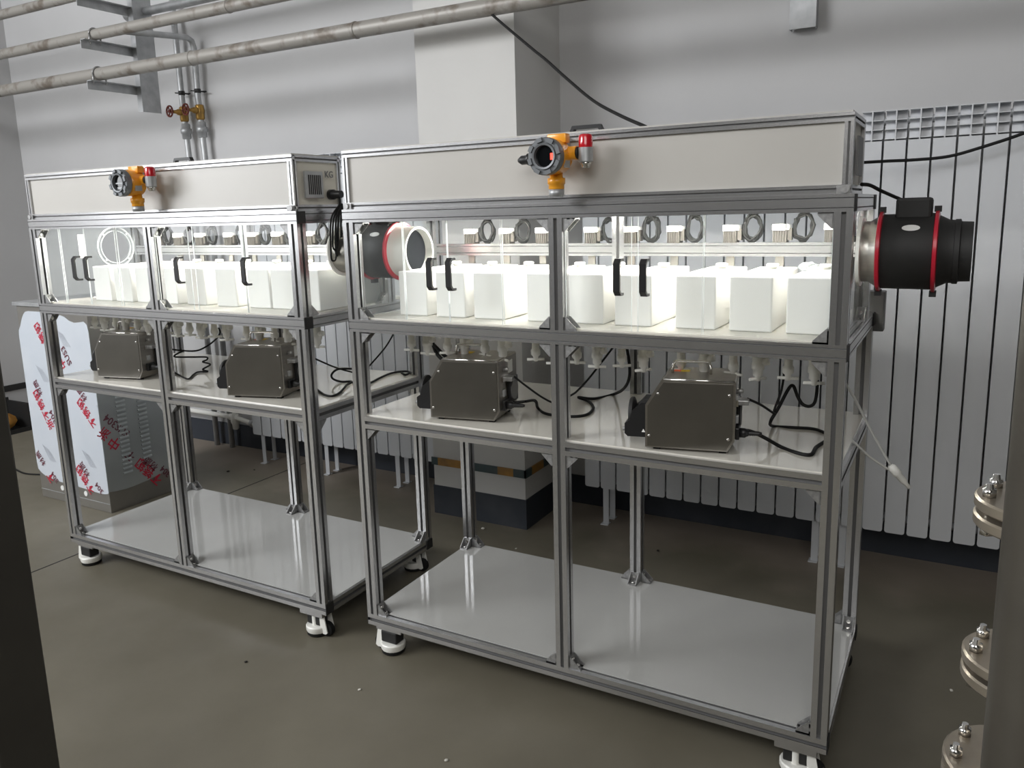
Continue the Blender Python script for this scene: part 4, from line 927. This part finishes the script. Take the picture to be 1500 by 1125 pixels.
# black crate with an ochre sack by the left wall
ct = empty('open_crate', (-4.28, 1.03, 0)); tag(ct, 'black open crate against the left wall at the far left', 'crate')
bm = bmesh.new(); box(bm, -0.14, 0.14, -0.24, 0.22, 0, 0.015); box(bm, -0.14, -0.125, -0.24, 0.22, 0.015, 0.22); box(bm, -0.14, 0.14, 0.205, 0.22, 0.015, 0.20); box(bm, 0.125, 0.14, -0.24, 0.22, 0.015, 0.03); box(bm, -0.125, 0.14, -0.24, -0.225, 0.015, 0.03); new('crate_body', bm, 'blackmat', ct)
bm = bmesh.new(); bmesh.ops.create_icosphere(bm, subdivisions=3, radius=1)
for v in bm.verts:
    n = 1 + 0.14 * math.sin(v.co.x * 5 + v.co.z * 4) * math.cos(v.co.y * 6); v.co = Vector((v.co.x * 0.12 * n, v.co.y * 0.19 * n, max(v.co.z * 0.10 * n, -0.06)))
o = new('ochre_sack', bm, 'bag', None, smooth=True, loc=(-4.26, 0.99, 0.077)); tag(o, 'crumpled ochre sack lying in the black crate', 'sack')

# ------------------------------------------------------------------ out-of-focus steelwork close to the camera
bm = bmesh.new(); box(bm, -0.16, 0.0, -0.10, 0.0, 0, 3.9, bevel=0.004)
bm2 = bm
fc = empty('steel_column', (0.268, -1.2, 0)); tag(fc, 'dark square steel column in the left foreground', 'column')
new('shaft', bm, 'column', fc); new('base_plate', B(-0.22, 0.05, -0.16, 0.05, 0, 0.012), 'column', fc)
pc = empty('foreground_pipe', (1.818, -0.8, 0)); tag(pc, 'thick brown vertical pipe at the right edge, closest to the camera', 'pipe')
bm = bmesh.new(); tube(bm, [(0, 0, 0), (0, 0, 3.9)], 0.062, 28); new('pipe', bm, 'column2', pc, smooth=True); 
bm = bmesh.new(); lathe(bm, [(0, 0.095), (0.012, 0.095)], (0, 0, 0), (0, 0, 1), 24); new('base_flange', bm, 'column2', pc)
fp = empty('flanged_pipe', (1.813, -0.63, 0)); tag(fp, 'steel pipe with bolted round flanges, just behind the thick brown pipe at right', 'pipe')
bm = bmesh.new(); tube(bm, [(0, 0, 0), (0, 0, 1.02)], 0.045, 24); new('pipe', bm, 'flange', fp, smooth=True)
def flange(z, R=0.085):
    f = None
    for dz in (-0.022, 0.004):
        bm = bmesh.new(); lathe(bm, [(0, R - 0.003), (0.003, R), (0.015, R), (0.018, R - 0.003)], (0, 0, z + dz), (0, 0, 1), 36); f = new('flange', bm, 'flange', fp, smooth=True)
    for k in range(8):
        a = 2 * PI * k / 8 + 0.2; x, y = (R - 0.017) * math.cos(a), (R - 0.017) * math.sin(a)
        bm = bmesh.new(); lathe(bm, [(-0.036, 0.005), (-0.036, 0.010), (-0.022, 0.010), (-0.022, 0.005), (0.022, 0.005), (0.022, 0.010), (0.034, 0.010), (0.035, 0.006), (0.042, 0.005)], (x, y, z), (0, 0, 1), 6); new('bolt', bm, 'chrome', f)
flange(1.025); flange(0.780); flange(0.600, 0.10)
